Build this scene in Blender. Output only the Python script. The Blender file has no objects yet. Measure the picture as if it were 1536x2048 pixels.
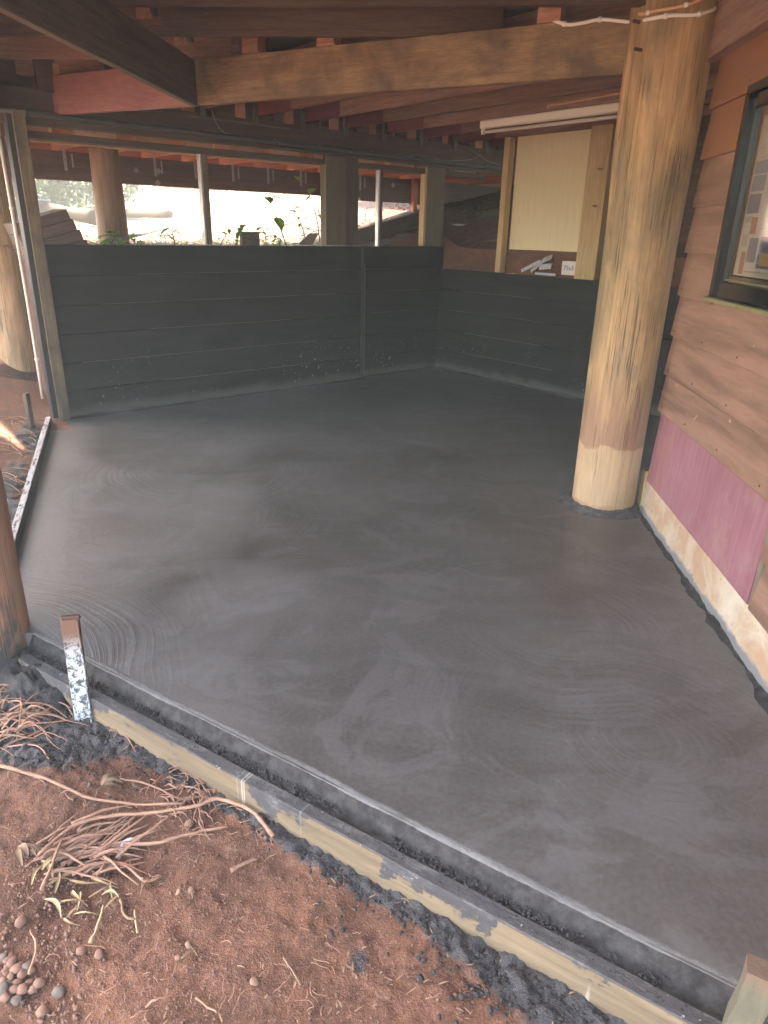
import bpy, bmesh, math, random
from math import sin, cos, radians, pi, sqrt
from mathutils import Vector, Matrix, noise
random.seed(7)
scene = bpy.context.scene

# ------------------------------------------------------------------ camera
F_PX, PITCH, ROLL, CAM_H = 1394.4, radians(21.95), radians(1.29), 1.55
FWD = Vector((0, cos(PITCH), -sin(PITCH)))
_r = Vector((1, 0, 0)); _u = _r.cross(FWD)
RIGHT = cos(ROLL)*_r + sin(ROLL)*_u
UP = -sin(ROLL)*_r + cos(ROLL)*_u
EYE = Vector((0, 0, CAM_H))
cam_data = bpy.data.cameras.new('camera')
cam = bpy.data.objects.new('camera', cam_data)
scene.collection.objects.link(cam)
cam.matrix_world = Matrix(((RIGHT.x, UP.x, -FWD.x, 0), (RIGHT.y, UP.y, -FWD.y, 0),
                           (RIGHT.z, UP.z, -FWD.z, CAM_H), (0, 0, 0, 1)))
cam_data.sensor_fit = 'VERTICAL'; cam_data.sensor_height = 24.0
cam_data.lens = 24.0*F_PX/2048
cam_data.clip_start = 0.05; cam_data.clip_end = 2000
scene.camera = cam

# ------------------------------------------------------------------ light
SUN_EL, SUN_HEAD = radians(54), radians(-66)      # heading measured from +Y towards +X
world = bpy.data.worlds.new('World'); scene.world = world; world.use_nodes = True
wn = world.node_tree.nodes; wl = world.node_tree.links
wn.clear()
wo = wn.new('ShaderNodeOutputWorld'); wb = wn.new('ShaderNodeBackground'); ws = wn.new('ShaderNodeTexSky')
ws.sky_type = 'NISHITA'; ws.sun_disc = False
ws.sun_elevation = SUN_EL; ws.sun_rotation = SUN_HEAD
ws.air_density = 1.0; ws.dust_density = 3.0; ws.ozone_density = 1.0
wb.inputs['Strength'].default_value = 0.15
wl.new(ws.outputs[0], wb.inputs[0]); wl.new(wb.outputs[0], wo.inputs[0])
sd = bpy.data.lights.new('sun', 'SUN'); sd.energy = 3.0; sd.angle = radians(0.6); sd.color = (1, .95, .86)
so = bpy.data.objects.new('sun', sd); scene.collection.objects.link(so)
sv = Vector((sin(SUN_HEAD)*cos(SUN_EL), cos(SUN_HEAD)*cos(SUN_EL), sin(SUN_EL)))
so.rotation_euler = sv.to_track_quat('Z', 'Y').to_euler()
scene.view_settings.view_transform = 'Standard'; scene.view_settings.look = 'None'
scene.view_settings.gamma = 1; scene.view_settings.use_curve_mapping = False
scene.view_settings.exposure = 4.2
scene.view_settings.use_white_balance = True; scene.view_settings.white_balance_temperature = 7900; scene.view_settings.white_balance_tint = 14
scene.render.engine = 'CYCLES'
HAZE = .013
scene.cycles.max_bounces = 10; scene.cycles.diffuse_bounces = 6

# ------------------------------------------------------------------ helpers
COL = scene.collection
def hd(a):                      # unit vector of a heading in degrees (0 = +Y, 90 = +X)
    return Vector((sin(radians(a)), cos(radians(a)), 0))
def ray(x, y): return (x-768)/F_PX*RIGHT - (y-1024)/F_PX*UP + FWD
def on_z(x, y, z=0.0):
    d = ray(x, y); return EYE + d*((z-CAM_H)/d.z)
def on_pl(x, y, p0, a):
    n = Vector((cos(radians(a)), -sin(radians(a)), 0)); d = ray(x, y)
    return EYE + d*(n.dot(Vector(p0)-EYE)/n.dot(d))
AR, AB, AS, AP, AQ = 4.3, 50.0, -40.0, -63.6, 94.3
CORNER = Vector((0.593, 8.724, 0))
BV, NV = hd(AB), hd(AS)          # along the back wall (to the right), outward normal of it
def sn(s, n, z=0.0):             # point given along / beyond the back wall
    p = CORNER + BV*s + NV*n; return Vector((p.x, p.y, z))
def to_sn(x, y):
    d = Vector((x, y, 0)) - CORNER; return d.dot(BV), d.dot(NV)

def tag(o, label=None, cat=None, group=None, kind=None):
    if label: o['label'] = label
    if cat: o['category'] = cat
    if group: o['group'] = group
    if kind: o['kind'] = kind
    return o
def empty(name, loc, label, cat, group=None):
    o = bpy.data.objects.new(name, None); COL.objects.link(o); o.location = loc
    o.empty_display_size = .1
    return tag(o, label, cat, group)
def wloc(o):
    v = Vector(o.location)
    while o.parent: o = o.parent; v += Vector(o.location)
    return v
def link(name, me, mat, parent=None, M=None, smooth=False):
    o = bpy.data.objects.new(name, me); COL.objects.link(o)
    if mat is not None and not me.materials:
        for m in (mat if isinstance(mat, (list, tuple)) else [mat]): me.materials.append(m)
    if smooth:
        for p in me.polygons: p.use_smooth = True
    M = M or Matrix.Identity(4)
    if parent is not None:
        o.parent = parent
        # parents are only ever translated
        M = Matrix.Translation(-wloc(parent)) @ M if not parent.get('_mat') else Matrix(parent['_inv']) @ M
    o.matrix_local = M if parent is not None else o.matrix_local
    if parent is None: o.matrix_world = M
    return o
def mk(name, verts, faces, mat, parent=None, M=None, smooth=False):
    me = bpy.data.meshes.new(name); me.from_pydata([tuple(v) for v in verts], [], faces); me.update()
    return link(name, me, mat, parent, M, smooth)
def frame(a, b, up=Vector((0, 0, 1))):
    X = (b-a).normalized(); Y = up.cross(X)
    if Y.length < 1e-4: Y = Vector((0, 1, 0)).cross(X) if abs(X.y) < .9 else Vector((1, 0, 0)).cross(X)
    Y.normalize(); Z = X.cross(Y)
    return Matrix(((X.x, Y.x, Z.x, a.x), (X.y, Y.y, Z.y, a.y), (X.z, Y.z, Z.z, a.z), (0, 0, 0, 1)))
def beam_me(name, L, w, h, ch=.003, seg=.3, jit=.0012, y0=None, z0=0.0):
    """box of length L along X, width w along Y, height h up from z0; chamfered and slightly uneven"""
    n = max(1, min(24, int(L/seg)))
    ya = -w/2 if y0 is None else y0; yb = ya+w; za, zb = z0, z0+h
    ch = min(ch, w*.3, h*.3)
    sec = [(ya+ch, za), (yb-ch, za), (yb, za+ch), (yb, zb-ch), (yb-ch, zb), (ya+ch, zb), (ya, zb-ch), (ya, za+ch)]
    vs, fs = [], []
    for i in range(n+1):
        x = L*i/n
        jy, jz = random.uniform(-jit, jit), random.uniform(-jit, jit)
        for (y, z) in sec: vs.append((x, y+jy+random.uniform(-jit, jit)*.5, z+jz+random.uniform(-jit, jit)*.5))
    for i in range(n):
        for k in range(8):
            a = i*8+k; b = i*8+(k+1) % 8
            fs.append((a, a+8, b+8, b))
    fs.append(tuple(range(8))); fs.append(tuple(range(n*8+7, n*8-1, -1)))
    me = bpy.data.meshes.new(name); me.from_pydata(vs, [], fs); me.update()
    return me
def beam(name, a, b, w, h, mat, parent=None, **k):
    """bottom centre line from a to b"""
    a, b = Vector(a), Vector(b)
    return link(name, beam_me(name, (b-a).length, w, h, **k), mat, parent, frame(a, b))
def post(name, base, w, d, h, head, mat, parent=None, **k):
    """upright: w along heading, d across it"""
    base = Vector(base); top = base+Vector((0, 0, h))
    M = frame(base, top, up=hd(head))
    me = beam_me(name, h, d, w, z0=-w/2, **k)
    return link(name, me, mat, parent, M)
def tube_geo(pts, r, sides=6, rj=0.0, closed_r=None):
    pts = [Vector(p) for p in pts]; vs, fs = [], []; n = len(pts)
    Z = Vector((0, 0, 1))
    for i, p in enumerate(pts):
        t = (pts[min(i+1, n-1)]-pts[max(i-1, 0)]).normalized()
        u = t.cross(Z) if abs(t.z) < .95 else t.cross(Vector((0, 1, 0)))
        u.normalize(); v = t.cross(u)
        rr = (r[i] if isinstance(r, (list, tuple)) else r)*(1+random.uniform(-rj, rj))
        for k in range(sides):
            a = 2*pi*k/sides; vs.append(p+u*cos(a)*rr+v*sin(a)*rr)
    for i in range(n-1):
        for k in range(sides):
            a = i*sides+k; b = i*sides+(k+1) % sides
            fs.append((a, b, b+sides, a+sides))
    fs.append(tuple(range(sides-1, -1, -1))); fs.append(tuple((n-1)*sides+k for k in range(sides)))
    return vs, fs
def smoothpts(pts, k=4):
    pts = [Vector(p) for p in pts]; out = []
    for i in range(len(pts)-1):
        p0 = pts[max(i-1, 0)]; p1 = pts[i]; p2 = pts[i+1]; p3 = pts[min(i+2, len(pts)-1)]
        for j in range(k):
            t = j/k
            out.append(.5*((2*p1)+(-p0+p2)*t+(2*p0-5*p1+4*p2-p3)*t*t+(-p0+3*p1-3*p2+p3)*t**3))
    out.append(pts[-1]); return out
def tube(name, pts, r, mat, parent=None, sides=6, k=4, rj=0.0):
    P = smoothpts(pts, k) if k > 1 else [Vector(p) for p in pts]
    if isinstance(r, (list, tuple)):
        r0, r1 = r; r = [r0+(r1-r0)*i/(len(P)-1) for i in range(len(P))]
    vs, fs = tube_geo(P, r, sides, rj)
    return mk(name, vs, fs, mat, parent, smooth=True)
class Bag:                       # many small pieces joined into one mesh
    def __init__(s): s.v = []; s.f = []
    def add(s, vs, fs):
        o = len(s.v); s.v += [tuple(v) for v in vs]; s.f += [tuple(i+o for i in f) for f in fs]
    def box(s, M, x0, x1, y0, y1, z0, z1):
        c = [M @ Vector((x, y, z)) for x in (x0, x1) for y in (y0, y1) for z in (z0, z1)]
        s.add(c, [(0, 1, 3, 2), (4, 6, 7, 5), (0, 4, 5, 1), (2, 3, 7, 6), (0, 2, 6, 4), (1, 5, 7, 3)])
    def build(s, name, mat, parent=None, smooth=False): return mk(name, s.v, s.f, mat, parent, smooth=smooth)
def sst(a, b, x):
    t = max(0, min(1, (x-a)/(b-a))); return t*t*(3-2*t)
def nz(x, y, z=0.0): return noise.noise(Vector((x, y, z)))

# ------------------------------------------------------------------ materials
class NT:
    def __init__(s, name):
        s.m = bpy.data.materials.new(name); s.m.use_nodes = True
        s.t = s.m.node_tree; s.n = s.t.nodes; s.l = s.t.links
        s.b = s.n['Principled BSDF']; s._tc = None
    def new(s, t, **k):
        n = s.n.new(t)
        for a, v in k.items(): setattr(n, a, v)
        return n
    def put(s, sock, v):
        if isinstance(v, bpy.types.NodeSocket): s.l.new(v, sock)
        else:
            if isinstance(v, (tuple, list)) and len(v) == 3 and sock.type == 'RGBA': v = (*v, 1)
            sock.default_value = v
    def coords(s, scale=(1, 1, 1), world=False, rnd=True, warp=0, warpscale=2):
        if world:
            src = s.new('ShaderNodeNewGeometry').outputs['Position']
        else:
            src = s.new('ShaderNodeTexCoord').outputs['Object']
            if rnd:
                oi = s.new('ShaderNodeObjectInfo')
                mu = s.new('ShaderNodeMath', operation='MULTIPLY'); s.l.new(oi.outputs['Random'], mu.inputs[0]); mu.inputs[1].default_value = 37.0
                ad = s.new('ShaderNodeVectorMath', operation='ADD'); s.l.new(src, ad.inputs[0]); s.l.new(mu.outputs[0], ad.inputs[1]); src = ad.outputs[0]
        if warp:
            nn = s.new('ShaderNodeTexNoise'); nn.inputs['Scale'].default_value = warpscale; s.l.new(src, nn.inputs['Vector'])
            sb = s.new('ShaderNodeVectorMath', operation='MULTIPLY_ADD'); s.l.new(nn.outputs['Color'], sb.inputs[0])
            sb.inputs[1].default_value = (warp,)*3; s.l.new(src, sb.inputs[2]); src = sb.outputs[0]
        mp = s.new('ShaderNodeMapping'); mp.inputs['Scale'].default_value = scale
        s.l.new(src, mp.inputs['Vector']); return mp.outputs[0]
    def noise(s, vec, scale=1, detail=5, rough=.55, dist=0):
        n = s.new('ShaderNodeTexNoise'); s.l.new(vec, n.inputs['Vector'])
        n.inputs['Scale'].default_value = scale; n.inputs['Detail'].default_value = detail
        n.inputs['Roughness'].default_value = rough; n.inputs['Distortion'].default_value = dist
        return n.outputs['Fac']
    def ramp(s, v, pts):
        r = s.new('ShaderNodeValToRGB'); s.l.new(v, r.inputs[0])
        e = r.color_ramp.elements
        while len(e) < len(pts): e.new(.5)
        for i, (p, c) in enumerate(pts):
            e[i].position = p
            e[i].color = (c, c, c, 1) if isinstance(c, (int, float)) else (*c, 1)
        return r.outputs[0]
    def mix(s, f, a, b, mode='MIX'):
        n = s.new('ShaderNodeMix', data_type='RGBA', blend_type=mode)
        s.put(n.inputs['Factor'], f); s.put(n.inputs['A'], a); s.put(n.inputs['B'], b)
        return n.outputs['Result']
    def math(s, op, a, b=0.0, c=None):
        n = s.new('ShaderNodeMath', operation=op); s.put(n.inputs[0], a); s.put(n.inputs[1], b)
        if c is not None: s.put(n.inputs[2], c)
        return n.outputs[0]
    def rand(s): return s.new('ShaderNodeObjectInfo').outputs['Random']
    def sep(s, v):
        n = s.new('ShaderNodeSeparateXYZ'); s.l.new(v, n.inputs[0]); return n.outputs
    def bump(s, h, strength=.3, dist=.01, normal=None):
        n = s.new('ShaderNodeBump'); s.put(n.inputs['Height'], h)
        n.inputs['Strength'].default_value = strength; n.inputs['Distance'].default_value = dist
        if normal is not None: s.l.new(normal, n.inputs['Normal'])
        return n.outputs[0]
    def done(s, color=None, rough=.7, normal=None, metal=0, spec=None, **k):
        if color is not None: s.put(s.b.inputs['Base Color'], color)
        s.put(s.b.inputs['Roughness'], rough); s.b.inputs['Metallic'].default_value = metal
        if spec is not None: s.b.inputs['Specular IOR Level'].default_value = spec
        if normal is not None: s.l.new(normal, s.b.inputs['Normal'])
        return s.m
def wood(name, dark, light, stain=None, stain_at=.55, grain=(1.2, 22, 22), rough=.75, bump=.35, var=.35, axis='X', spots=None):
    t = NT(name)
    g = grain if axis == 'X' else (grain[1], grain[2], grain[0])
    v = t.coords(g, warp=.03, warpscale=1.5)
    n1 = t.noise(v, 1.6, 8, .65, .6)
    c = t.mix(t.ramp(n1, [(.3, 0), (.72, 1)]), dark, light)
    fine = t.noise(t.coords(tuple(q*5 for q in g)), 2, 3, .6)
    c = t.mix(t.math('MULTIPLY', t.ramp(fine, [(.35, 1), (.6, 0)]), .35), c, tuple(q*.45 for q in dark))
    if stain:
        v2 = t.coords((1, 1, 1) if axis == 'X' else (1, 1, .5))
        s_ = t.ramp(t.noise(v2, 2.6, 7, .62, .4), [(stain_at-.08, 0), (stain_at+.12, 1)])
        c = t.mix(t.math('MULTIPLY', s_, .8), c, stain)
    if spots:
        v3 = t.coords((1, 1, 1)); c = t.mix(t.ramp(t.noise(v3, 38, 3, .6), [(.70, 0), (.74, 1)]), c, spots)
    r = t.math('MULTIPLY_ADD', t.rand(), var, 1-var/2)
    hs = t.new('ShaderNodeHueSaturation'); t.l.new(r, hs.inputs['Value']); t.l.new(c, hs.inputs['Color'])
    nm = t.bump(t.math('ADD', n1, t.math('MULTIPLY', fine, .5)), bump, .006)
    return t.done(hs.outputs[0], rough, nm)

M = {}
M['joist'] = wood('joist_timber', (.15, .088, .066), (.33, .205, .155), rough=.8, var=.5)
M['joist_dark'] = wood('dark_joist_timber', (.055, .038, .028), (.15, .10, .072), rough=.8)
M['red'] = wood('red_primer_timber', (.11, .028, .030), (.17, .052, .050), grain=(1, 8, 8), rough=.6, bump=.12)
M['pinkred'] = wood('faded_red_paint', (.27, .11, .10), (.36, .17, .155), grain=(1, 5, 5), rough=.6, bump=.12)
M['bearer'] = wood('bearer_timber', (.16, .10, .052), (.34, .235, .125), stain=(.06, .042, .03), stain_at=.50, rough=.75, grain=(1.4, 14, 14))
M['black'] = wood('black_stained_timber', (.016, .016, .017), (.034, .033, .035), grain=(1, 10, 10), rough=.55, bump=.2)
M['pine'] = wood('pale_pine', (.36, .24, .11), (.52, .38, .19), grain=(1, 16, 16), rough=.7, bump=.2)
M['grey_post'] = wood('grey_brown_timber', (.11, .09, .06), (.20, .165, .11), rough=.8)
M['block'] = wood('pink_blocking', (.30, .14, .09), (.52, .30, .21), rough=.8, var=.5)
M['deck'] = wood('red_deck_timber', (.30, .085, .04), (.48, .17, .09), rough=.7)
M['peg'] = wood('weathered_peg', (.10, .075, .045), (.22, .17, .11), stain=(.04, .036, .034), rough=.9)
M['crate'] = wood('grey_crate_board', (.12, .08, .06), (.22, .15, .12), rough=.9)

def make_pole_mat(name, base_light, base_mid, smear=False, collar=False):
    t = NT(name)
    v = t.coords((14, 14, .9), rnd=False, warp=.02)
    n1 = t.noise(v, 1.5, 9, .68, .5)
    fine = t.noise(t.coords((60, 60, 2.2), rnd=False), 1.5, 4, .6)
    c = t.mix(t.ramp(n1, [(.32, 0), (.7, 1)]), base_mid, base_light)
    big = t.noise(t.coords((2.0, 2.0, .8), rnd=False), 1.6, 5, .6, .6)
    c = t.mix(t.math('MULTIPLY', t.ramp(big, [(.42, 0), (.60, 1)]), .75), c, (.16, .125, .06))
    g2 = t.noise(t.coords((3.4, 3.4, 1.1), rnd=False), 2.0, 6, .7, .6)
    c = t.mix(t.math('MULTIPLY', t.ramp(g2, [(.52, 0), (.70, 1)]), .5), c, (.16, .135, .10))
    c = t.mix(t.math('MULTIPLY', t.ramp(fine, [(.3, 1), (.5, 0)]), .45), c, (.075, .045, .02))
    crk = t.ramp(t.noise(t.coords((34, 34, .55), rnd=False, warp=.01), 1.3, 4, .55), [(.455, 0), (.478, 1), (.50, 0)])
    gate = t.ramp(t.noise(t.coords((3, 3, .8), rnd=False), 2.3, 3, .5), [(.5, 0), (.58, 1)])
    c = t.mix(t.math('MULTIPLY', t.math('MULTIPLY', crk, gate), .8), c, (.05, .032, .018))
    z = t.sep(t.coords((1, 1, 1), rnd=False))[2]
    if collar:      # the lowest part of the pole was taped or scraped paler, with a ragged upper edge
        wav = t.math('MULTIPLY_ADD', t.noise(t.coords((5, 5, 5), rnd=False), 1.4, 4, .6), .16, -.08)
        zz = t.math('ADD', z, wav)
        paint = t.ramp(t.math('ADD', zz, t.math('MULTIPLY_ADD', fine, .03, -.015)), [(.415, 0), (.43, 1)])
        upper = t.ramp(t.math('MULTIPLY', t.math('ADD', z, t.math('MULTIPLY', n1, .5)), .5), [(.40, 1), (.56, 0)])
        c = t.mix(t.math('MULTIPLY', t.math('MULTIPLY', paint, upper), .62), c, (.27, .14, .10))
        c = t.mix(t.math('MULTIPLY', t.math('SUBTRACT', 1.0, paint), .55), c, (.52, .36, .23))
        c = t.mix(t.ramp(t.math('ADD', z, t.math('MULTIPLY', wav, .5)), [(.045, .7), (.075, 0)]), c, (.25, .12, .06))
    if smear:
        sm = t.noise(t.coords((3, 3, 2.2), rnd=False), 1.7, 5, .6, .5)
        c = t.mix(t.math('MULTIPLY', t.ramp(sm, [(.5, 0), (.58, 1)]), t.ramp(z, [(.25, 1), (.62, 0)])), c, (.07, .066, .066))
    nm = t.bump(t.math('SUBTRACT', t.math('ADD', n1, t.math('MULTIPLY', fine, .5)), t.math('MULTIPLY', crk, gate)), .6, .012)
    return t.done(c, .72, nm)
M['pole'] = make_pole_mat('round_pole_timber', (.54, .36, .18), (.33, .20, .095), collar=True)
M['pole_left'] = make_pole_mat('left_pole_timber', (.55, .38, .22), (.36, .21, .11))
M['pole_near'] = make_pole_mat('near_pole_timber', (.42, .21, .13), (.29, .135, .08), smear=True)
M['pole_out'] = make_pole_mat('deck_pole_timber', (.36, .22, .14), (.22, .12, .07))

# black retaining boards, cement splashes near the bottom, dusty laps
t = NT('black_wall_board')
v = t.coords((1, 9, 9), warp=.02)
n1 = t.noise(v, 1.5, 6, .6)
c = t.mix(t.ramp(n1, [(.3, 0), (.7, 1)]), (.006, .006, .006), (.022, .021, .020))
pos = t.coords((1, 1, 1), world=True)
z = t.sep(pos)[2]
spl = t.ramp(t.noise(t.coords((1, 1, 1), world=True), 36, 2, .5), [(.66, 0), (.69, 1)])
low = t.ramp(z, [(.14, 1), (.6, .0)])
pt = t.ramp(t.noise(pos, 1.3, 3, .6), [(.45, 0), (.6, 1)])
c = t.mix(t.math('MULTIPLY', t.math('MULTIPLY', spl, low), pt), c, (.30, .30, .28))
dust = t.ramp(t.noise(pos, 2.2, 6, .7), [(.45, 0), (.8, 1)])
c = t.mix(t.math('MULTIPLY', dust, .35), c, (.042, .040, .037))
smear = t.ramp(t.math('ADD', z, t.math('MULTIPLY', t.noise(pos, 5, 4, .6), .12)), [(.10, .75), (.16, 0)])
c = t.mix(smear, c, (.085, .085, .078))
M['wallboard'] = t.done(c, .75, t.bump(n1, .5, .005), spec=.25)
t = NT('bare_lap_edge'); M['lap'] = t.done(t.mix(t.noise(t.coords((30, 1, 1)), 3), (.04, .035, .032), (.22, .18, .155)), .8)

# concrete slab: dark, freshly trowelled
t = NT('fresh_concrete')
P = t.coords((1, 1, 1), world=True, warp=.22, warpscale=1.1)
P0 = t.coords((1, 1, 1), world=True)
big = t.noise(P, .75, 6, .55, 1.2)
mid = t.noise(P, 2.2, 8, .62, 1.8)
fin = t.noise(P0, 55, 3, .6)
def arcs(cx, cy, sc, seedmask, lo, hi):
    """trowel sweeps: noise drawn out along circles round (cx, cy)"""
    sb = t.new('ShaderNodeVectorMath', operation='SUBTRACT'); t.l.new(P, sb.inputs[0]); sb.inputs[1].default_value = (cx+.11, cy+.11, 0)
    q_ = t.sep(sb.outputs[0])
    ang = t.math('ARCTAN2', q_[1], q_[0])
    ln = t.new('ShaderNodeVectorMath', operation='LENGTH'); t.l.new(sb.outputs[0], ln.inputs[0]); rad = ln.outputs['Value']
    cb = t.new('ShaderNodeCombineXYZ'); t.put(cb.inputs[0], t.math('MULTIPLY', rad, sc*6.0)); t.put(cb.inputs[1], t.math('MULTIPLY', ang, .9)); cb.inputs[2].default_value = cx
    st_ = t.noise(cb.outputs[0], 1.0, 5, .6)
    r = t.ramp(t.math('MULTIPLY', rad, .25), [(max(0, lo-.03), 0), (lo, 1), (hi, 1), (min(1, hi+.08), 0)])
    mk_ = t.ramp(t.noise(P, seedmask, 3, .5), [(.45, 0), (.6, 1)])
    return t.math('MULTIPLY', t.math('MULTIPLY', t.ramp(st_, [(.38, 0), (.66, 1)]), r), mk_)
A = t.math('ADD', arcs(-.95, 3.7, 8, 1.3, .02, .14), arcs(.75, 2.6, 9, 1.7, .05, .15))
A = t.math('ADD', A, arcs(.3, 4.8, 7, .9, .08, .18))
A = t.math('ADD', A, arcs(.9, 1.9, 10, 1.2, .04, .16))
A = t.math('ADD', A, arcs(-1.2, 4.6, 7, 1.5, .05, .16))
A = t.math('ADD', A, arcs(-1.75, 2.0, 10, 1.1, .05, .22))
swp = t.noise(t.coords((.55, 2.4, 1), world=True, warp=.9, warpscale=.8), 1.5, 8, .64, .8)
swp2 = t.noise(t.coords((2.2, .7, 1), world=True, warp=.7, warpscale=.9), 1.7, 8, .66, .6)
c = t.mix(t.ramp(big, [(.32, 0), (.66, 1)]), (.050, .042, .036), (.120, .111, .104))
c = t.mix(t.math('MULTIPLY', t.ramp(swp, [(.44, 0), (.78, 1)]), .42), c, (.20, .192, .185))
c = t.mix(t.math('MULTIPLY', t.ramp(swp2, [(.28, 1), (.50, 0)]), .40), c, (.046, .042, .039))
c = t.mix(t.math('MULTIPLY', t.ramp(mid, [(.53, 0), (.57, .8), (.72, 1)]), .26), c, (.185, .182, .182))  # pale sheen patches, painted into the colour
c = t.mix(t.math('MULTIPLY', A, .34), c, (.17, .17, .17))
blo = t.noise(t.coords((1.4, 2.2, 1), world=True, warp=.15, warpscale=3), 3.6, 7, .68, .5)
sx = t.sep(P0)
leftm = t.ramp(t.math('MULTIPLY_ADD', sx[0], -.3, .3), [(.52, 0), (.75, 1)])
c = t.mix(t.math('MULTIPLY', t.math('MULTIPLY', t.ramp(blo, [(.62, 0), (.65, 1)]), leftm), .7), c, (.062, .062, .060))
edge = t.math('ADD', t.math('MULTIPLY_ADD', sx[0], -1.0, t.math('MULTIPLY', sx[1], -.367)), t.math('MULTIPLY', t.noise(P0, 3.5, 6, .7, .6), .22))
c = t.mix(t.math('MULTIPLY', t.ramp(edge, [(.56, 0), (.564, 1)]), .55), c, (.125, .128, .118))
spk = t.ramp(t.noise(P0, 90, 2, .5), [(.74, 0), (.77, 1)])
c = t.mix(t.math('MULTIPLY', spk, .35), c, (.28, .28, .27))
c = t.mix(t.math('MULTIPLY', t.ramp(fin, [(.4, 0), (.6, 1)]), .14), c, (.2, .2, .2))
hgt = t.math('ADD', t.math('MULTIPLY', A, .35), t.math('ADD', t.math('ADD', mid, t.math('MULTIPLY', swp, .35)), t.math('MULTIPLY', fin, .10)))
ro = t.ramp(big, [(.35, .33), (.65, .48)])
M['slab'] = t.done(c, ro, t.bump(hgt, .35, .010), spec=.45)

t = NT('wet_rough_concrete')
P0 = t.coords((1, 1, 1), world=True)
n1 = t.noise(P0, 28, 6, .65)
c = t.mix(t.ramp(n1, [(.35, 0), (.7, 1)]), (.018, .017, .017), (.060, .057, .056))
M['mortar'] = t.done(c, .8, t.bump(n1, .6, .01), spec=.2)
t = NT('dry_mortar_smear')
n1 = t.noise(t.coords((1, 1, 1), world=True), 22, 6, .65)
M['smear'] = t.done(t.mix(n1, (.10, .098, .097), (.23, .225, .22)), .8, t.bump(n1, .5, .006))
t = NT('slurry_arris')
P0 = t.coords((1, 1, 1), world=True); n1 = t.noise(P0, 45, 5, .7); n2 = t.noise(P0, 4, 6, .75)
M['arris'] = t.done(t.mix(t.ramp(n2, [(.42, 0), (.66, 1)]), t.mix(n1, (.06, .057, .055), (.12, .118, .116)), t.mix(n1, (.10, .098, .095), (.20, .196, .19))), .7, t.bump(n1, .8, .006))
t = NT('grey_green_mortar')
n1 = t.noise(t.coords((1, 1, 1), world=True), 18, 6, .65)
M['fillet'] = t.done(t.mix(n1, (.045, .046, .043), (.095, .097, .09)), .8, t.bump(n1, .5, .006))

t = NT('lumpy_mortar'); n1 = t.noise(t.coords((1, 1, 1), world=True), 26, 6, .7)
M['collar'] = t.done(t.mix(t.ramp(n1, [(.35, 0), (.7, 1)]), (.03, .03, .031), (.13, .13, .13)), .6, t.bump(n1, .9, .012))
# formwork timber: tan face with mortar splashed down from the top
t = NT('formwork_timber')
v = t.coords((1.3, 14, 14), warp=.03)
n1 = t.noise(v, 1.6, 8, .65, .6)
c = t.mix(t.ramp(n1, [(.3, 0), (.7, 1)]), (.10, .070, .042), (.23, .172, .105))
o = t.sep(t.coords((1, 1, 1), rnd=False))
nb = t.noise(t.coords((6, 1, 3), rnd=False), 1.1, 6, .6, .3)
lim = t.math('SUBTRACT', o[2], t.math('MULTIPLY_ADD', nb, -.62, .44))
lim = t.math('ADD', lim, t.math('MULTIPLY_ADD', t.noise(t.coords((5, 40, 40)), 2.2, 5, .75), .16, -.08))
sp = t.math('MAXIMUM', t.ramp(lim, [(-.012, 0), (.016, 1)]), t.ramp(o[2], [(.131, 0), (.133, 1)]))
mo = t.mix(t.noise(t.coords((1, 1, 1)), 40, 4, .6), (.035, .034, .036), (.075, .073, .075))
mo = t.mix(t.math('MULTIPLY', t.ramp(t.noise(t.coords((1, 2, 2)), 7, 8, .78), [(.52, 0), (.62, 1)]), .75), mo, (.14, .135, .13))
mo = t.mix(t.ramp(t.noise(t.coords((1, 1, 1)), 60, 2, .5), [(.72, 0), (.74, 1)]), mo, (.32, .33, .33))
c = t.mix(sp, c, mo)
dr = t.ramp(t.noise(t.coords((26, 1, .8)), 1.0, 1, .4), [(.70, 0), (.735, 1), (.76, 0)])
c = t.mix(t.math('MULTIPLY', dr, .5), c, (.50, .48, .42))
M['form'] = t.done(c, .82, t.bump(t.math('ADD', n1, t.math('MULTIPLY', t.noise(t.coords((1, 1, 1)), 60, 4, .7), t.math('MULTIPLY', sp, 1.5))), .55, .006))
t = NT('smeared_formwork_top')
n1 = t.noise(t.coords((4, 30, 30)), 2, 6, .7, .4)
c = t.mix(t.ramp(n1, [(.40, 0), (.46, 1)]), (.20, .11, .07), (.36, .37, .38))
c = t.mix(t.ramp(t.noise(t.coords((9, 40, 40)), 1.4, 4, .7), [(.56, 0), (.6, 1)]), c, (.03, .03, .032))
M['form_left'] = t.done(c, .85, t.bump(n1, .5, .004))

# red soil with mortar spilled on it
t = NT('red_soil')
P0 = t.coords((1, 1, 1), world=True)
n1 = t.noise(P0, 3.0, 7, .6, .3); n2 = t.noise(P0, 60, 5, .7); n3 = t.noise(P0, 14, 5, .65)
c = t.mix(t.ramp(n1, [(.35, 0), (.68, 1)]), (.10, .040, .021), (.205, .088, .048))
c = t.mix(t.math('MULTIPLY', t.ramp(n3, [(.35, 1), (.5, 0)]), .5), c, (.085, .036, .024))
c = t.mix(t.math('MULTIPLY', t.ramp(n2, [(.52, 0), (.66, 1)]), .6), c, (.27, .145, .10))
c = t.mix(t.math('MULTIPLY', t.ramp(t.noise(P0, 130, 3, .7), [(.36, 1), (.46, 0)]), .6), c, (.05, .022, .014))
at = t.new('ShaderNodeAttribute', attribute_name='spill').outputs['Fac']
sp = t.ramp(t.math('ADD', at, t.math('MULTIPLY_ADD', n3, .5, -.25)), [(.42, 0), (.56, 1)])
gm = t.mix(n2, (.022, .021, .023), (.070, .068, .072))
c = t.mix(sp, c, gm)
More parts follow.
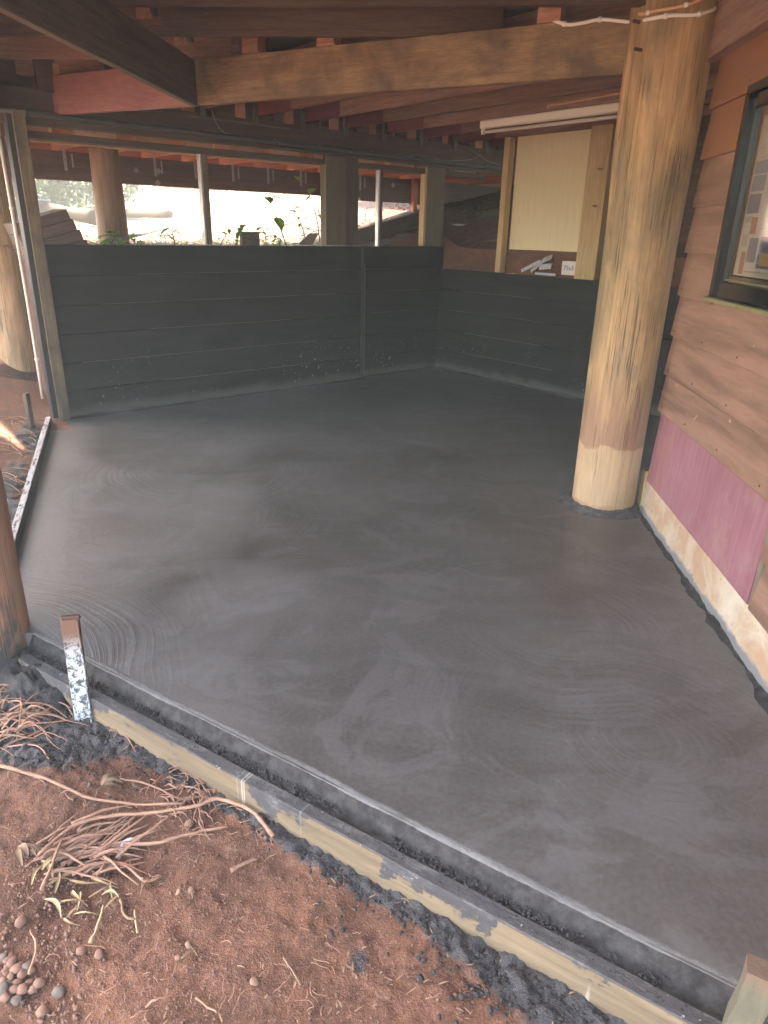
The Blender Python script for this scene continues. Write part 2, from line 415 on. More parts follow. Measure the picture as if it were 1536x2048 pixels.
M['soil'] = t.done(c, t.mix(sp, (.9, .9, .9), (.6, .6, .6)), t.bump(t.math('ADD', t.math('ADD', n2, n3), t.noise(P0, 150, 3, .7)), .9, .008))
t = NT('open_ground')
P0 = t.coords((1, 1, 1), world=True)
n1 = t.noise(P0, .8, 6, .6, .3); n2 = t.noise(P0, 16, 6, .75)
c = t.mix(t.ramp(n1, [(.4, 0), (.6, 1)]), (.15, .11, .075), (.20, .17, .12))
c = t.mix(t.ramp(n2, [(.5, 0), (.6, 1)]), c, (.11, .05, .033))
c = t.mix(t.ramp(t.noise(P0, 9, 6, .8), [(.55, 0), (.6, 1)]), c, (.045, .014, .010))
sx = t.sep(P0)
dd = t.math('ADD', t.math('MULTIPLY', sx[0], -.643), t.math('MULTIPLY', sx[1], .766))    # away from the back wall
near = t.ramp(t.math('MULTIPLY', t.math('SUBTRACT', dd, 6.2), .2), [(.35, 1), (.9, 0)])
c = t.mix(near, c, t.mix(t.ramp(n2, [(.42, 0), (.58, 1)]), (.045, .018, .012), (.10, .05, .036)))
M['ground'] = t.done(c, .95, t.bump(n2, .7, .02))

# weatherboards
t = NT('brown_weatherboard')
v = t.coords((.8, 9, 9), warp=.02)
n1 = t.noise(v, 1.5, 7, .6, .4)
c = t.mix(t.ramp(n1, [(.38, 0), (.62, 1)]), (.145, .076, .050), (.265, .148, .103))
c = t.mix(t.math('MULTIPLY', t.ramp(t.noise(t.coords((6, 60, 60)), 2, 4, .7), [(.30, 1), (.45, 0)]), .4), c, (.09, .05, .035))
c = t.mix(t.math('MULTIPLY', t.ramp(t.noise(t.coords((1, 1, 1)), 2.2, 5, .6), [(.5, 0), (.7, 1)]), .35), c, (.24, .14, .09))
c = t.mix(t.ramp(t.noise(t.coords((1, 1, 1)), 24, 2, .5), [(.74, 0), (.755, 1)]), c, (.40, .30, .22))
M['weather'] = t.done(c, .6, t.bump(n1, .25, .004))
t = NT('orange_weatherboard')
n1 = t.noise(t.coords((.8, 9, 9), warp=.02), 1.5, 7, .6, .4)
M['weather_o'] = t.done(t.mix(n1, (.20, .088, .040), (.30, .14, .070)), .6, t.bump(n1, .25, .004))
t = NT('magenta_paint')
v = t.coords((3, 1, 1), warp=.12, warpscale=1)
n1 = t.noise(v, 2.2, 6, .6, .8)
c = t.mix(t.ramp(n1, [(.3, 0), (.7, 1)]), (.20, .065, .090), (.29, .125, .15))
st = t.noise(t.coords((40, 1, 1.2)), 1.2, 3, .5)
c = t.mix(t.math('MULTIPLY', t.ramp(st, [(.5, 0), (.7, 1)]), .3), c, (.36, .21, .23))
c = t.mix(t.math('MULTIPLY', t.ramp(t.noise(t.coords((1, 1, 1)), 5, 7, .75), [(.52, 0), (.62, 1)]), .4), c, (.30, .19, .17))
c = t.mix(t.math('MULTIPLY', t.ramp(t.noise(t.coords((1, 1, 1)), 1.6, 4, .5), [(.58, 0), (.7, 1)]), .55), c, (.33, .15, .11))
M['magenta'] = t.done(c, .62, t.bump(n1, .12, .004))
t = NT('limewashed_footing')
n1 = t.noise(t.coords((1, 1, 1), world=True), 9, 7, .7, .4)
c = t.mix(t.ramp(t.noise(t.coords((1, 1, 1), world=True), 3.2, 8, .66, .5), [(.40, 0), (.62, 1)]), (.38, .25, .16), (.50, .45, .36))
c = t.mix(t.ramp(t.noise(t.coords((1, 1, 1), world=True), 30, 4, .6), [(.66, 0), (.7, 1)]), c, (.12, .11, .10))
z = t.sep(t.coords((1, 1, 1), world=True))[2]
c = t.mix(t.ramp(t.math('ADD', z, t.math('MULTIPLY', n1, .06)), [(.062, 1), (.078, 0)]), c, (.15, .155, .165))
M['footing'] = t.done(c, .85, t.bump(n1, .5, .006))
t = NT('plywood')
n1 = t.noise(t.coords((2, 2, 26), warp=.05), 1.6, 6, .6, .5)
c = t.mix(n1, (.60, .50, .27), (.76, .66, .42))
c = t.mix(t.ramp(t.noise(t.coords((1, 1, 1)), 7, 3, .6), [(.72, 0), (.76, 1)]), c, (.26, .15, .06))
M['ply'] = t.done(c, .7, t.bump(n1, .15, .003))

def plain(name, col, rough=.6, metal=0, var=.15, spec=None, scale=12, bump=.1):
    t = NT(name); n = t.noise(t.coords((1, 1, 1)), scale, 5, .6)
    lo = tuple(max(0, q*(1-var)) for q in col); hi = tuple(min(1, q*(1+var)) for q in col)
    return t.done(t.mix(n, lo, hi), rough, t.bump(n, bump, .003), metal, spec)
M['white'] = plain('white_plastic', (.72, .70, .62), .45, var=.06)
M['lamp_body'] = plain('cream_enamel', (.84, .81, .68), .4, var=.05)
M['tube'] = plain('unlit_tube_glass', (.62, .57, .50), .25, var=.04)
M['pvc'] = plain('grey_conduit', (.07, .072, .07), .5)
M['pvc_pale'] = plain('pale_conduit', (.60, .52, .44), .5)
M['cable_o'] = plain('pale_orange_cable', (.58, .34, .19), .5)
M['cable_g'] = plain('grey_cable', (.20, .19, .17), .6)
M['zinc'] = plain('galvanised_steel', (.50, .51, .52), .45, .6, var=.35, scale=30)
M['rust'] = plain('rusty_steel', (.09, .045, .03), .8, .2, var=.4)
M['knot'] = plain('pine_knot', (.17, .09, .04), .7, var=.5, scale=60)
M['bolt'] = plain('dark_steel', (.05, .045, .04), .6, .5)
M['framewindow'] = plain('black_gloss_frame', (.006, .007, .009), .16, var=.1, spec=.45, scale=3, bump=.25)
M['sill'] = plain('mossy_sill', (.17, .155, .07), .6, var=.5, scale=25)
M['paper'] = plain('newsprint', (.27, .255, .225), .8, var=.08)
M['ink'] = plain('black_ink', (.03, .03, .03), .8)
M['p_blue'] = plain('print_blue', (.07, .11, .15), .8); M['p_navy'] = plain('print_navy', (.035, .045, .10), .8)
M['p_red'] = plain('print_red', (.15, .03, .02), .8); M['p_yel'] = plain('print_yellow', (.20, .13, .03), .8)
M['p_grey'] = plain('print_grey', (.17, .17, .17), .8)
M['bracket'] = plain('grey_bracket', (.42, .43, .44), .5, .2, var=.3, scale=20)
M['carton'] = plain('white_carton', (.62, .60, .55), .8, var=.06)
M['card'] = plain('brown_sheet', (.13, .075, .048), .85, var=.25, scale=6)
M['dirtyboard'] = plain('muddy_board', (.055, .04, .032), .9, var=.4, scale=6)
M['bucket'] = plain('paint_splashed_bucket', (.40, .42, .40), .6, var=.8, scale=26)
M['greencloth'] = plain('green_sheet', (.08, .12, .04), .8, var=.4, scale=5)
M['hanger'] = plain('joist_hanger', (.12, .12, .115), .5, .5, var=.3)
M['strap'] = plain('strap_metal', (.33, .33, .32), .45, .4, var=.4, scale=40)
M['root'] = wood('dry_root', (.22, .11, .07), (.42, .25, .17), grain=(6, 40, 40), rough=.85, var=.3)
M['husk'] = plain('dry_husk', (.34, .25, .14), .85, var=.6, scale=18)
M['chips'] = plain('straw_chip', (.30, .19, .12), .85, var=.5, scale=20)
M['deadleaf'] = plain('dead_leaf', (.22, .14, .085), .85, var=.35, scale=18)
M['plastic'] = plain('white_plastic_scrap', (.62, .60, .72), .35, var=.08)
M['stone'] = plain('brown_stone', (.17, .085, .06), .75, var=.4, scale=9)
M['stone2'] = plain('tan_stone', (.20, .115, .075), .75, var=.3, scale=9)
M['stone3'] = plain('grey_stone', (.11, .085, .07), .8, var=.3, scale=9)
M['bark'] = wood('bark', (.08, .055, .035), (.18, .13, .09), axis='Z', rough=.95)
t = NT('green_leaf'); n = t.noise(t.coords((1, 1, 1)), 6, 3, .5)
t.b.inputs['Transmission Weight'].default_value = 0
cl = t.mix(n, (.10, .26, .04), (.20, .42, .07))
tr = t.new('ShaderNodeBsdfTranslucent'); t.put(tr.inputs[0], cl)
mxn = t.new('ShaderNodeMixShader'); mxn.inputs[0].default_value = .6
M['leaf'] = t.done(cl, .45)
t.l.new(t.b.outputs[0], mxn.inputs[1]); t.l.new(tr.outputs[0], mxn.inputs[2])
t.l.new(mxn.outputs[0], t.n['Material Output'].inputs[0])
M['hedge'] = plain('hedge_leaf', (.025, .085, .010), .6, var=.4)
M['stem'] = plain('brown_stem', (.10, .07, .03), .8)
M['green_plastic'] = plain('green_chair_plastic', (.01, .07, .045), .5)
M['pink_plastic'] = plain('pink_plastic', (.22, .03, .06), .5)
M['grey_plastic'] = plain('grey_tub_plastic', (.07, .08, .09), .6)
M['brick'] = plain('garden_brick', (.13, .05, .032), .9, var=.3)
M['log'] = wood('grey_log', (.04, .028, .015), (.08, .06, .035), rough=.95)
t = NT('window_glass'); M['glass'] = t.m
tp = t.new('ShaderNodeBsdfTransparent'); gl = t.new('ShaderNodeBsdfGlossy'); gl.inputs['Roughness'].default_value = .06
fr = t.new('ShaderNodeFresnel'); fr.inputs[0].default_value = 1.45; mx = t.new('ShaderNodeMixShader')
t.put(mx.inputs[0], t.math('MULTIPLY', fr.outputs[0], .35)); t.l.new(tp.outputs[0], mx.inputs[1]); t.l.new(gl.outputs[0], mx.inputs[2])
t.l.new(mx.outputs[0], t.n['Material Output'].inputs[0])

# ------------------------------------------------------------------ ground
def raised(s, n):
    """height of the open ground: behind the retaining walls it stands above the slab"""
    zo = 1.33+.045*max(0, min(n, 16))+.20*max(0, min(s+1.2, 5))*(1-.3*sst(4, 9, n))
    zo = min(zo, 2.3) if n < 9 else zo
    if s > 0: zo -= .20*(1-sst(0, .8, s))*(1-sst(-.3, .3, n))
    return zo+.03*nz(s*.7, n*.7)
def low(s, n):
    x, y = (CORNER+BV*s+NV*n).xy
    d = (-2.80-x)-.367*(y-5.61)                  # distance left of the left formwork
    k = max(0, min(2.2, d))
    z = -.15+.10*sst(2.2, 4.2, y)+.06*sst(4.5, 5.8, y)+.30*k*sst(2.4, 5, y)
    return z
def H(s, n):
    lo = low(s, n)
    if s > .06 and n > -4.5: return raised(s, n)
    if n > .06 and s > -4.46: return raised(s, n)
    if s <= -4.46:
        f = sst(-.2, 2.2, n+.35*(-4.46-s)*0); return lo+(raised(s, n)-lo)*f
    return lo
ss = [-400, -200, -100, -50, -30, -20, -14, -10, -8, -7, -6.4]+[-6+.12*i for i in range(13)]+[-4.47, -4.45]+[-4.3+.2*i for i in range(22)]+[.05, .08, .2, .4, .6, .8, 1.1, 1.5, 2, 2.5, 3, 4, 5, 7, 10, 15, 25, 50, 100, 200, 400]
nn_ = [-400, -200, -100, -50, -30, -20, -14, -10, -8, -7, -6.5, -6, -5.5, -5, -4.6, -4.45]+[-4.2+.2*i for i in range(21)]+[.03, .055, .075, .2, .4, .6, .8, 1, 1.3, 1.6, 2, 2.5, 3, 3.5, 4, 5, 6, 7, 8, 10, 12, 15, 18, 22, 30, 50, 100, 200, 400]
vs, fs = [], []
for s in ss:
    for n in nn_:
        z = H(s, n)
        x, y = (CORNER+BV*s+NV*n).xy
        if -1.9 < x < 1.6 and .1 < y < 2.9: z -= .06
        if -4.46 < s < .05 and -8.5 < n < .055 and not (s < -4.46): z = min(z, -.20)
        vs.append((x, y, z))
W_ = len(nn_)
for i in range(len(ss)-1):
    for j in range(W_-1):
        a = i*W_+j; fs.append((a, a+1, a+W_+1, a+W_))
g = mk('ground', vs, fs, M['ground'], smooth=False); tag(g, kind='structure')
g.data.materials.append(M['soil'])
for p in g.data.polygons:
    s, n = to_sn(*p.center.xy)
    if n < .5 and p.center.z < 1.2 and p.center.length < 14: p.material_index = 1

# foreground and left-hand soil, finely modelled
FA, FB = Vector((-1.42, 2.44, 0)), Vector((1.22, .80, 0))           # slab edge, front
FD = (FB-FA).normalized(); FN = Vector((FD.y, -FD.x, 0))             # FN points out of the slab (to the camera)
if FN.y > 0: FN = -FN
def soil_z(x, y):
    p = Vector((x, y, 0)); out = (p-FA).dot(FN)-.12; along = (p-FA).dot(FD)
    z = -.155
    z += .05*sst(0, .9, -x-.55)*sst(0, 1, 2.0-y)*0
    z += .035*nz(x*1.7, y*1.7, 3.1)+.016*nz(x*5, y*5, 1.7)
    # hollow in front of the root pile, heap at its left
    z -= .05*math.exp(-(((x+.78)/.22)**2+((y-1.52)/.13)**2))
    z += .05*math.exp(-(((x+1.15)/.3)**2+((y-1.55)/.3)**2))
    # ground rises beyond the near pole along the left formwork
    d = (-2.80-x)-.367*(y-5.61)
    z += .10*sst(2.2, 4.2, y)+.06*sst(4.5, 5.8, y)+.30*max(0, min(2.2, d))*sst(2.4, 5, y)
    return z, out, along, d
def spill(x, y, out, along, d):
    if d > -.05 and y > 2.6:
        return .75*math.exp(-((d-.05)/.22)**2)*(.5+.5*sst(-.3, .3, nz(x*2, y*2, 9)))+.5*math.exp(-((y-3.9)/.35)**2-(d/.5)**2)
    v = .95*math.exp(-(max(0, out)/.055)**2)*(.75+.5*nz(along*3, 2.2))
    v += 1.1*math.exp(-((along-.42)/.30)**2-((out-.12)/.22)**2)
    v += .8*math.exp(-((along-2.5)/.55)**2-((out-.05)/.13)**2)
    v += .33*math.exp(-((along-1.75)/.25)**2-((out-.2)/.09)**2)*(1+nz(x*14, y*14, 2))
    return v
def grid_soil(name, x0, x1, y0, y1, st, keep):
    nx, ny = int((x1-x0)/st), int((y1-y0)/st); vs, fs, sp = [], [], []
    ok = []
    for i in range(nx+1):
        for j in range(ny+1):
            x, y = x0+i*st, y0+j*st
            z, out, al, d = soil_z(x, y); s_ = spill(x, y, out, al, d)
            z += .009*noise.turbulence(Vector((x*16, y*16, 0)), 4, False)-.004
            z += .0035*abs(nz(x*48, y*48, 5))*2+.0030*nz(x*100, y*100)
            if s_ > .15:
                w = sst(.15, .6, s_)
                z += w*(.026*noise.turbulence(Vector((x*21, y*21, 8)), 4, True)+.006*abs(nz(x*90, y*90, 3)))
            ok.append(keep(x, y)); vs.append((x, y, z)); sp.append(s_)
    for i in range(nx):
        for j in range(ny):
            a = i*(ny+1)+j
            if ok[a] and ok[a+1] and ok[a+ny+1] and ok[a+ny+2]: fs.append((a, a+ny+1, a+ny+2, a+1))
    o = mk(name, vs, fs, M['soil'], smooth=True)
    at = o.data.attributes.new('spill', 'FLOAT', 'POINT'); at.data.foreach_set('value', sp)
    return tag(o, kind='structure')
grid_soil('soil', -1.72, 1.35, .45, 2.72, .0085, lambda x, y: (Vector((x, y, 0))-FA).dot(FN) > .03 or x < -1.36-.367*(y-2.0)+.2)
grid_soil('soil_bank', -4.6, -1.3, 2.7, 6.6, .028, lambda x, y: (-2.80-x)-.367*(y-5.61) > -.03 and to_sn(x, y)[1] < 1.0 and (to_sn(x, y)[0] < -4.42 or to_sn(x, y)[1] < -.05))
def gz(x, y): return soil_z(x, y)[0]+.004
def at_soil(px, py, lift=0.0):
    z = -.155
    for _ in range(6):
        p = on_z(px, py, z); z = gz(p.x, p.y)
    p.z = z+lift; return p

# ------------------------------------------------------------------ concrete slab
slab_pts = [CORNER+BV*.02+NV*.02, sn(.02, -4.32), Vector((1.62, 4.0, 0)), Vector((1.36, .72, 0)),
            FB.copy(), FA.copy(), Vector((-1.56, 2.42, 0)), Vector((-2.77, 5.61, 0)), sn(-4.42, .02)]
bm = bmesh.new()
top = [bm.verts.new((p.x, p.y, 0)) for p in slab_pts]; bot = [bm.verts.new((p.x, p.y, -.1)) for p in slab_pts]
bm.faces.new(top[::-1] if False else top)
for i in range(len(top)):
    j = (i+1) % len(top); bm.faces.new((top[i], bot[i], bot[j], top[j]))
bmesh.ops.recalc_face_normals(bm, faces=bm.faces)
me = bpy.data.meshes.new('concrete_slab'); bm.to_mesh(me); bm.free()
tag(link('concrete_slab', me, M['slab']), kind='structure')
for f in me.polygons:
    if abs(f.normal.z) > .5 and f.normal.z < 0 and f.center.z > -.01: me.flip_normals(); break

# rebated edge of the slab: pale arris, steep face, rough ledge
L = (FB-FA).length
prof = [(-.020, .0006, 0), (-.006, .0016, 0), (.002, -.005, 0), (.010, -.016, 1), (.014, -.034, 1), (.022, -.046, 1), (.034, -.050, 1), (.048, -.052, 1), (.060, -.050, 1), (.072, -.052, 1)]
n = int(L/.008); vs, fs = [], []; mi = []
for i in range(n+1):
    a = L*i/n
    rg = sst(.0, .5, .35+nz(a*2.1, 7.7))          # roughness varies along the edge
    for k, (o, z, r) in enumerate(prof):
        p = FA+FD*a+FN*(o+.004*nz(a*9, k*.3)+.0022*nz(a*70, k*.2)+(.006*nz(a*3, 0.5) if k < 4 else 0))
        zz = z+(r*(.012*rg+.002)*abs(noise.turbulence(Vector((a*38, o*60, k*.7)), 3, False)) if r and k > 3 else .0008*nz(a*60, k))
        vs.append((p.x, p.y, zz))
m = len(prof)
for i in range(n):
    for k in range(m-1):
        q = i*m+k; fs.append((q, q+m, q+m+1, q+1)); mi.append(0 if k < 2 else 1)
o = mk('slab_edge', vs, fs, [M['arris'], M['mortar']], smooth=True)
for p, q in zip(o.data.polygons, mi): p.material_index = q
tag(o, kind='structure')

# mortar fillets where slab meets walls and footing
def fillet(name, a, b, inward, w, h, mat, parent=None, seed=0, base=0.0):
    a, b = Vector(a), Vector(b); L = (b-a).length; d = (b-a)/L; n = int(L/.03); vs, fs = [], []
    for i in range(n+1):
        t_ = L*i/n; f = .35+1.2*abs(nz(t_*2.3, seed))+.5*nz(t_*9, seed+3)
        f = max(.12, f)
        for k, (u, v) in enumerate(((0, 1), (.25, .45), (.6, .16), (1, -.03))):
            p = a+d*t_+inward*(u*w*f+.004*nz(t_*30, k))
            vs.append((p.x, p.y, base+max(-.002, v*h*f+(.003*nz(t_*40, k+5) if k < 3 else 0))))
    for i in range(n):
        for k in range(3):
            q = i*4+k; fs.append((q, q+4, q+5, q+1))
    o = mk(name, vs, fs, mat, parent, smooth=True)
    if parent is None: tag(o, kind='structure')
    return o
fillet('mortar_fillet', sn(-4.4, -.085), sn(-1.2, -.085), -NV, .07, .02, M['fillet'], seed=1)
fillet('mortar_fillet', sn(-1.2, -.005), sn(0, -.005), -NV, .07, .025, M['fillet'], seed=2)
fillet('mortar_fillet', sn(-.01, 0), sn(-.01, -2.6), -BV, .08, .03, M['fillet'], seed=5)

# ------------------------------------------------------------------ retaining walls (black boards)
ZB = [0, .235, .465, .70, .93, 1.165, 1.40]
rw = empty('retaining_wall', sn(-2.2, 0), 'low black board retaining wall under the window openings across the back', 'wall')
for i in range(6):
    z0, z1 = ZB[i], ZB[i+1]-.007
    off = -.050+random.uniform(-.009, .009)
    beam('board', sn(-4.42, off, z0), sn(-1.23, off, z0), .05, z1-z0, M['wallboard'], rw, ch=.002)
    if i: beam('lap_edge', sn(-4.3+random.random()*.8, off-.0235, z0-.006), sn(-1.5-random.random()*.8, off-.0235, z0-.006), .004, .004, M['lap'], rw)
    off = .012+random.uniform(-.005, .005)
    beam('board', sn(-1.19, off, z0), sn(.03, off, z0), .045, z1-z0, M['wallboard'], rw, ch=.002)
post('cover_strip', sn(-1.208, -.055, 0), .03, .06, 1.404, AB, M['black'], rw)
post('cover_strip', sn(-1.188, -.0865, .02), .006, .003, 1.2, AB, M['lap'], rw)
sw = empty('retaining_wall', sn(0, -1.3), 'shorter black board retaining wall running right from the back corner behind the big pole', 'wall')
for i in range(5):
    z0, z1 = ZB[i], ZB[i+1]-.004
    if i == 4: z1 = 1.15
    off = .022+random.uniform(-.006, .006)
    beam('board', sn(off, -.01, z0), sn(off, -4.3, z0), .05, z1-z0, M['wallboard'], sw, ch=.002)
    if i: beam('lap_edge', sn(off-.0265, -.15-random.random()*.4, z0-.005), sn(off-.0265, -1.4-random.random()*1, z0-.005), .004, .004, M['lap'], sw)

# ------------------------------------------------------------------ floor frame of the house overhead
ff = empty('house_floor_frame', (0, 4.4, 2.3), 'dark timber joists and bearers of the house floor overhead', 'floor frame')
ZBR = 2.315; ZTOP = 2.571
B1c = Vector((1.36, 4.07, 0)); PV = hd(AP)
tipD = (Vector((-1.306, 5.393, 0))-B1c).dot(PV)
def bp(d, z=0, off=0.0):
    p = B1c+PV*d+hd(AP+90)*off; return Vector((p.x, p.y, z))
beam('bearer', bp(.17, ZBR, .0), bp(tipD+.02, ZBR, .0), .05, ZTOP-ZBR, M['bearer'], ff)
o = beam('bearer', bp(tipD+.03, ZBR-.004, .0), bp(tipD+1.98, ZBR-.004, .0), .05, ZTOP-ZBR, M['pinkred'], ff); tag(o, 'faded red painted bearer')
# bearer heading to the camera over the left side, with dark painted side
tipP = Vector((-1.315, 5.38, 0)); RV = hd(AR)
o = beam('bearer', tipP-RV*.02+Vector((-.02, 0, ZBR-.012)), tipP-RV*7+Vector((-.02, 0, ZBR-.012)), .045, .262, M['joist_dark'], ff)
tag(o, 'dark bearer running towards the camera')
o = beam('bearer_underside', tipP-RV*.02+Vector((-.02, 0, ZBR-.017)), tipP-RV*7+Vector((-.02, 0, ZBR-.017)), .047, .006, M['grey_post'], ff)
# outer bearers from the corner post
lp = sn(-4.45, -.02)
beam('bearer', Vector((-3.03, 6.22, ZBR-.01)), Vector((-3.03, 6.22, ZBR-.01))+hd(161)*5.5, .05, .26, M['joist_dark'], ff)
beam('bearer', Vector((-3.0, 6.1, 2.19)), Vector((-3.0, 6.1, 2.19))+hd(-40)*3, .05, .2, M['joist_dark'], ff)
# joists across the near part (perpendicular to the boarded wall)
QV = hd(AQ)
for i, y0 in enumerate((5.86, 5.30, 4.715, 4.13, 3.55, 2.97, 2.39, 1.8, 1.2, .6, 0.0)):
    xe = min(1.9, max(-2.7, (4.74-y0+.10)/(.49-.075)+.3)) if y0 > 4.0 else 3.6
    a = Vector((-.5, y0, ZTOP))
    beam('joist', a+QV*(-3.7), a+QV*(xe+.5), .045, .24, M['joist'] if i < 2 else M['joist_dark'], ff)
# packing blocks on the bearer and beside the leading bearer
for d in (.55, 1.90, 2.45):
    beam('packing_block', bp(d, ZTOP+.001, .0), bp(d+.12, ZTOP+.001, .0), .09, .235, M['block'], ff)
for yy in (4.42, 4.98):
    p = tipP-RV*(5.38-yy); p = p+Vector((.05, 0, ZTOP+.0))
    beam('packing_block', p, p+RV*.12, .09, .2, M['block'], ff)
    post('hanger', p+Vector((.055, 0, .02)), .05, .03, .16, AR, M['hanger'], ff)
# joists of the rear part: from the back beam to the bearer
S_OFF = [-4.42, -3.93, -3.43, -2.93, -2.43, -1.93, -1.44, -.94, -.43, .08, .58, 1.08, 1.58]
def n_at_bearer(s):              # where a rear joist meets the bearer line
    p = sn(s, 0); nB = hd(AP+90)
    return ((B1c+nB*.03-p).dot(nB))/(NV.dot(nB))
RED = -.68
for s in S_OFF:
    ne = n_at_bearer(s); ne = max(ne, -4.28) if s > -2.3 else ne
    if ne > -.25: continue
    j = beam('joist', sn(s, .1, 2.475), sn(s, ne, 2.475), .045, .24, M['joist'], ff)
    if ne < RED: beam('red_painted_end', sn(s, -.10, 2.473), sn(s, RED, 2.473), .049, .2, M['red'], ff)
# blocking between the joists on the back beam, with scraps of timber
for s in [x+.25 for x in S_OFF]:
    if s > 1.5: continue
    beam('blocking', sn(s-.06-.12*random.random(), -.09, 2.455), sn(s+.19, -.09, 2.455), .03, .24, M['joist_dark'], ff)
    beam('blocking', sn(s+.02, -.115, 2.445), sn(s+.02+random.uniform(.07, .12), -.115, 2.445), .02, .2, M['block'], ff)
    post('hanger', sn(s+.205, -.13, 2.40), .05, .02, .16, AB, M['hanger'], ff)
# back beam: two deep boards bolted together
bb = empty('back_beam', sn(-1.8, -.05, 2.2), 'long dark timber beam above the window openings carrying pipes', 'beam')
beam('beam_board', sn(-4.62, -.055, 2.235), sn(1.6, -.055, 2.235), .045, .235, M['joist_dark'], bb)
beam('beam_board', sn(-4.62, .05, 2.235), sn(1.6, .05, 2.235), .045, .235, M['joist_dark'], bb)
beam('edge_batten', sn(-4.6, -.085, 2.222), sn(1.5, -.085, 2.222), .012, .014, M['grey_post'], bb)
beam('top_batten', sn(-3.1, -.085, 2.408), sn(-2.1, -.085, 2.404), .012, .016, M['grey_post'], bb)
for s in (-4.0, -3.1, -2.35, -1.75, -1.3, -.9, -.45, 0, .5):
    for dz in (.06, .17):
        M_ = frame(sn(s+dz, -.078, 2.235+dz), sn(s+dz, -.09, 2.235+dz))
        vs, fs = tube_geo([sn(s+dz*.5, -.076, 2.24+dz), sn(s+dz*.5, -.088, 2.24+dz)], .008, 6); mk('bolt', vs, fs, M['hanger'], bb)
hb = empty('head_rail', sn(-2.9, 0, 2.13), 'dark timber head rail along the top of the openings with pink packers', 'rail')
beam('rail', sn(-4.5, -.01, 2.140), sn(.62, -.01, 2.140), .09, .05, M['joist_dark'], hb)
s = -4.45
while s < .4:
    w = random.uniform(.22, .30)
    beam('packer', sn(s, .0, 2.190), sn(s+w, .0, 2.190), .09, .040, M['block'], hb); 
    beam('packer', sn(s+w+.004, -.01, 2.190), sn(s+w+.02, -.01, 2.190), .1, .044, M['pine'], hb)
    s += w+random.uniform(.14, .22)
beam('sunlit_edge_strip', sn(-4.4, .058, 2.128), sn(-1.28, .058, 2.128), .03, .012, M['pine'], hb)  # strips added to stand for the bright sunlit line under the rail
beam('sunlit_edge_strip', sn(-1.0, .058, 2.128), sn(-.02, .058, 2.128), .03, .012, M['deck'], hb)
# flooring, its out-of-view outline shaped to control light on the slab
_fp = [(-5.4, 6.3), (-5.3, 4.2), (-4.5, 2.4), (-4.2, 1.2), (-1.5, 1.0), (-.9, -.9), (7, -.9), (7, 14)]+[tuple(sn(.5, 4).xy), tuple(sn(.5, .5).xy), tuple(sn(-5.7, .5).xy)]
_n = len(_fp)
fl = mk('flooring', [(x, y, 2.812) for x, y in _fp]+[(x, y, 2.84) for x, y in _fp],
        [tuple(range(_n))[::-1], tuple(range(_n, 2*_n))]+[(i, (i+1) % _n, (i+1) % _n+_n, i+_n) for i in range(_n)], M['joist_dark'], ff)
beam('light_stop_board', sn(-6.2, .125, 2.475), sn(1.6, .125, 2.475), .03, .335, M['joist_dark'], ff)  # board added to stop sun and bright gaps behind the joist ends

# ------------------------------------------------------------------ pipes, cables and the light fitting
def clipped(name, pts, r, mat, clip_mat, clips, label, cat, k=5, clipw=.018):
    e = empty(name, pts[0], label, cat)
    tube('cable' if r < .01 else 'pipe', pts, r, mat, e, sides=8, k=k)
    P = smoothpts(pts, k)
    for c in clips:
        i = min(len(P)-2, int(c*(len(P)-1))); p = P[i]; d = (P[i+1]-P[i]).normalized()
        vs, fs = tube_geo([p-d*clipw*.5, p+d*clipw*.5], r*1.5, 6); mk('clip', vs, fs, clip_mat, e, smooth=True)
    return e
clipped('conduit_pipe', [sn(-4.6, -.115, 2.30), sn(-3, -.115, 2.287), sn(-1, -.115, 2.272), sn(1.3, -.115, 2.25)], .02, M['pvc'], M['hanger'],
        [.08, .22, .36, .5, .62, .75, .9], 'upper dark grey conduit clipped along the face of the back beam', 'pipe')
clipped('conduit_pipe', [sn(-2.3, -.105, 2.238), sn(-1, -.105, 2.228), sn(1.3, -.105, 2.205)], .014, M['pvc'], M['hanger'],
        [.1, .3, .5, .7, .9], 'thinner lower conduit along the bottom of the back beam', 'pipe')
q = lambda x, y, o=-.10: on_pl(x, y, sn(0, o), AB)
clipped('loose_cable', [q(424, 221), q(432, 245), q(455, 268), q(520, 276), q(600, 286), q(700, 299), q(800, 310), q(850, 317), q(905, 322), q(945, 318), q(962, 309)], .0055,
        M['cable_g'], M['white'], [.35, .45, .55, .65, .75], 'thin grey cable drooping across the back beam below the joists', 'cable')
clipped('loose_cable', [q(925, 292, -.13), q(950, 305, -.14), q(975, 322, -.14), q(1000, 330, -.13)], .005, M['cable_g'], M['white'], [],
        'short grey cable hanging at the right end of the back beam', 'cable')
b_ = lambda x, y: on_pl(x, y, bp(0, 0, .034 if hd(AP+90).y < 0 else -.034), AP)
sgn = .034 if hd(AP+90).y < 0 else -.034
pl_c = Vector((1.36, 4.07, 0))
def around(px, py, r=.215):       # point on the near side of the big pole
    d = ray(px, py); d2 = Vector((d.x, d.y)); o = Vector((-pl_c.x, -pl_c.y))
    A_ = d2.dot(d2); B_ = 2*o.dot(d2); C_ = o.dot(o)-r*r; D_ = B_*B_-4*A_*C_
    if D_ < 0: t_ = -B_/(2*A_)
    else: t_ = (-B_-sqrt(D_))/(2*A_)
    return EYE+d*t_
wpts = [b_(1106, 40), b_(1135, 49), b_(1165, 46), b_(1200, 39), b_(1240, 42), b_(1268, 44), around(1300, 38), around(1340, 31), around(1385, 30), around(1415, 24), on_pl(1445, 10, (1.53, 3.9, 0), AR), on_pl(1470, -5, (1.53, 3.9, 0), AR)]
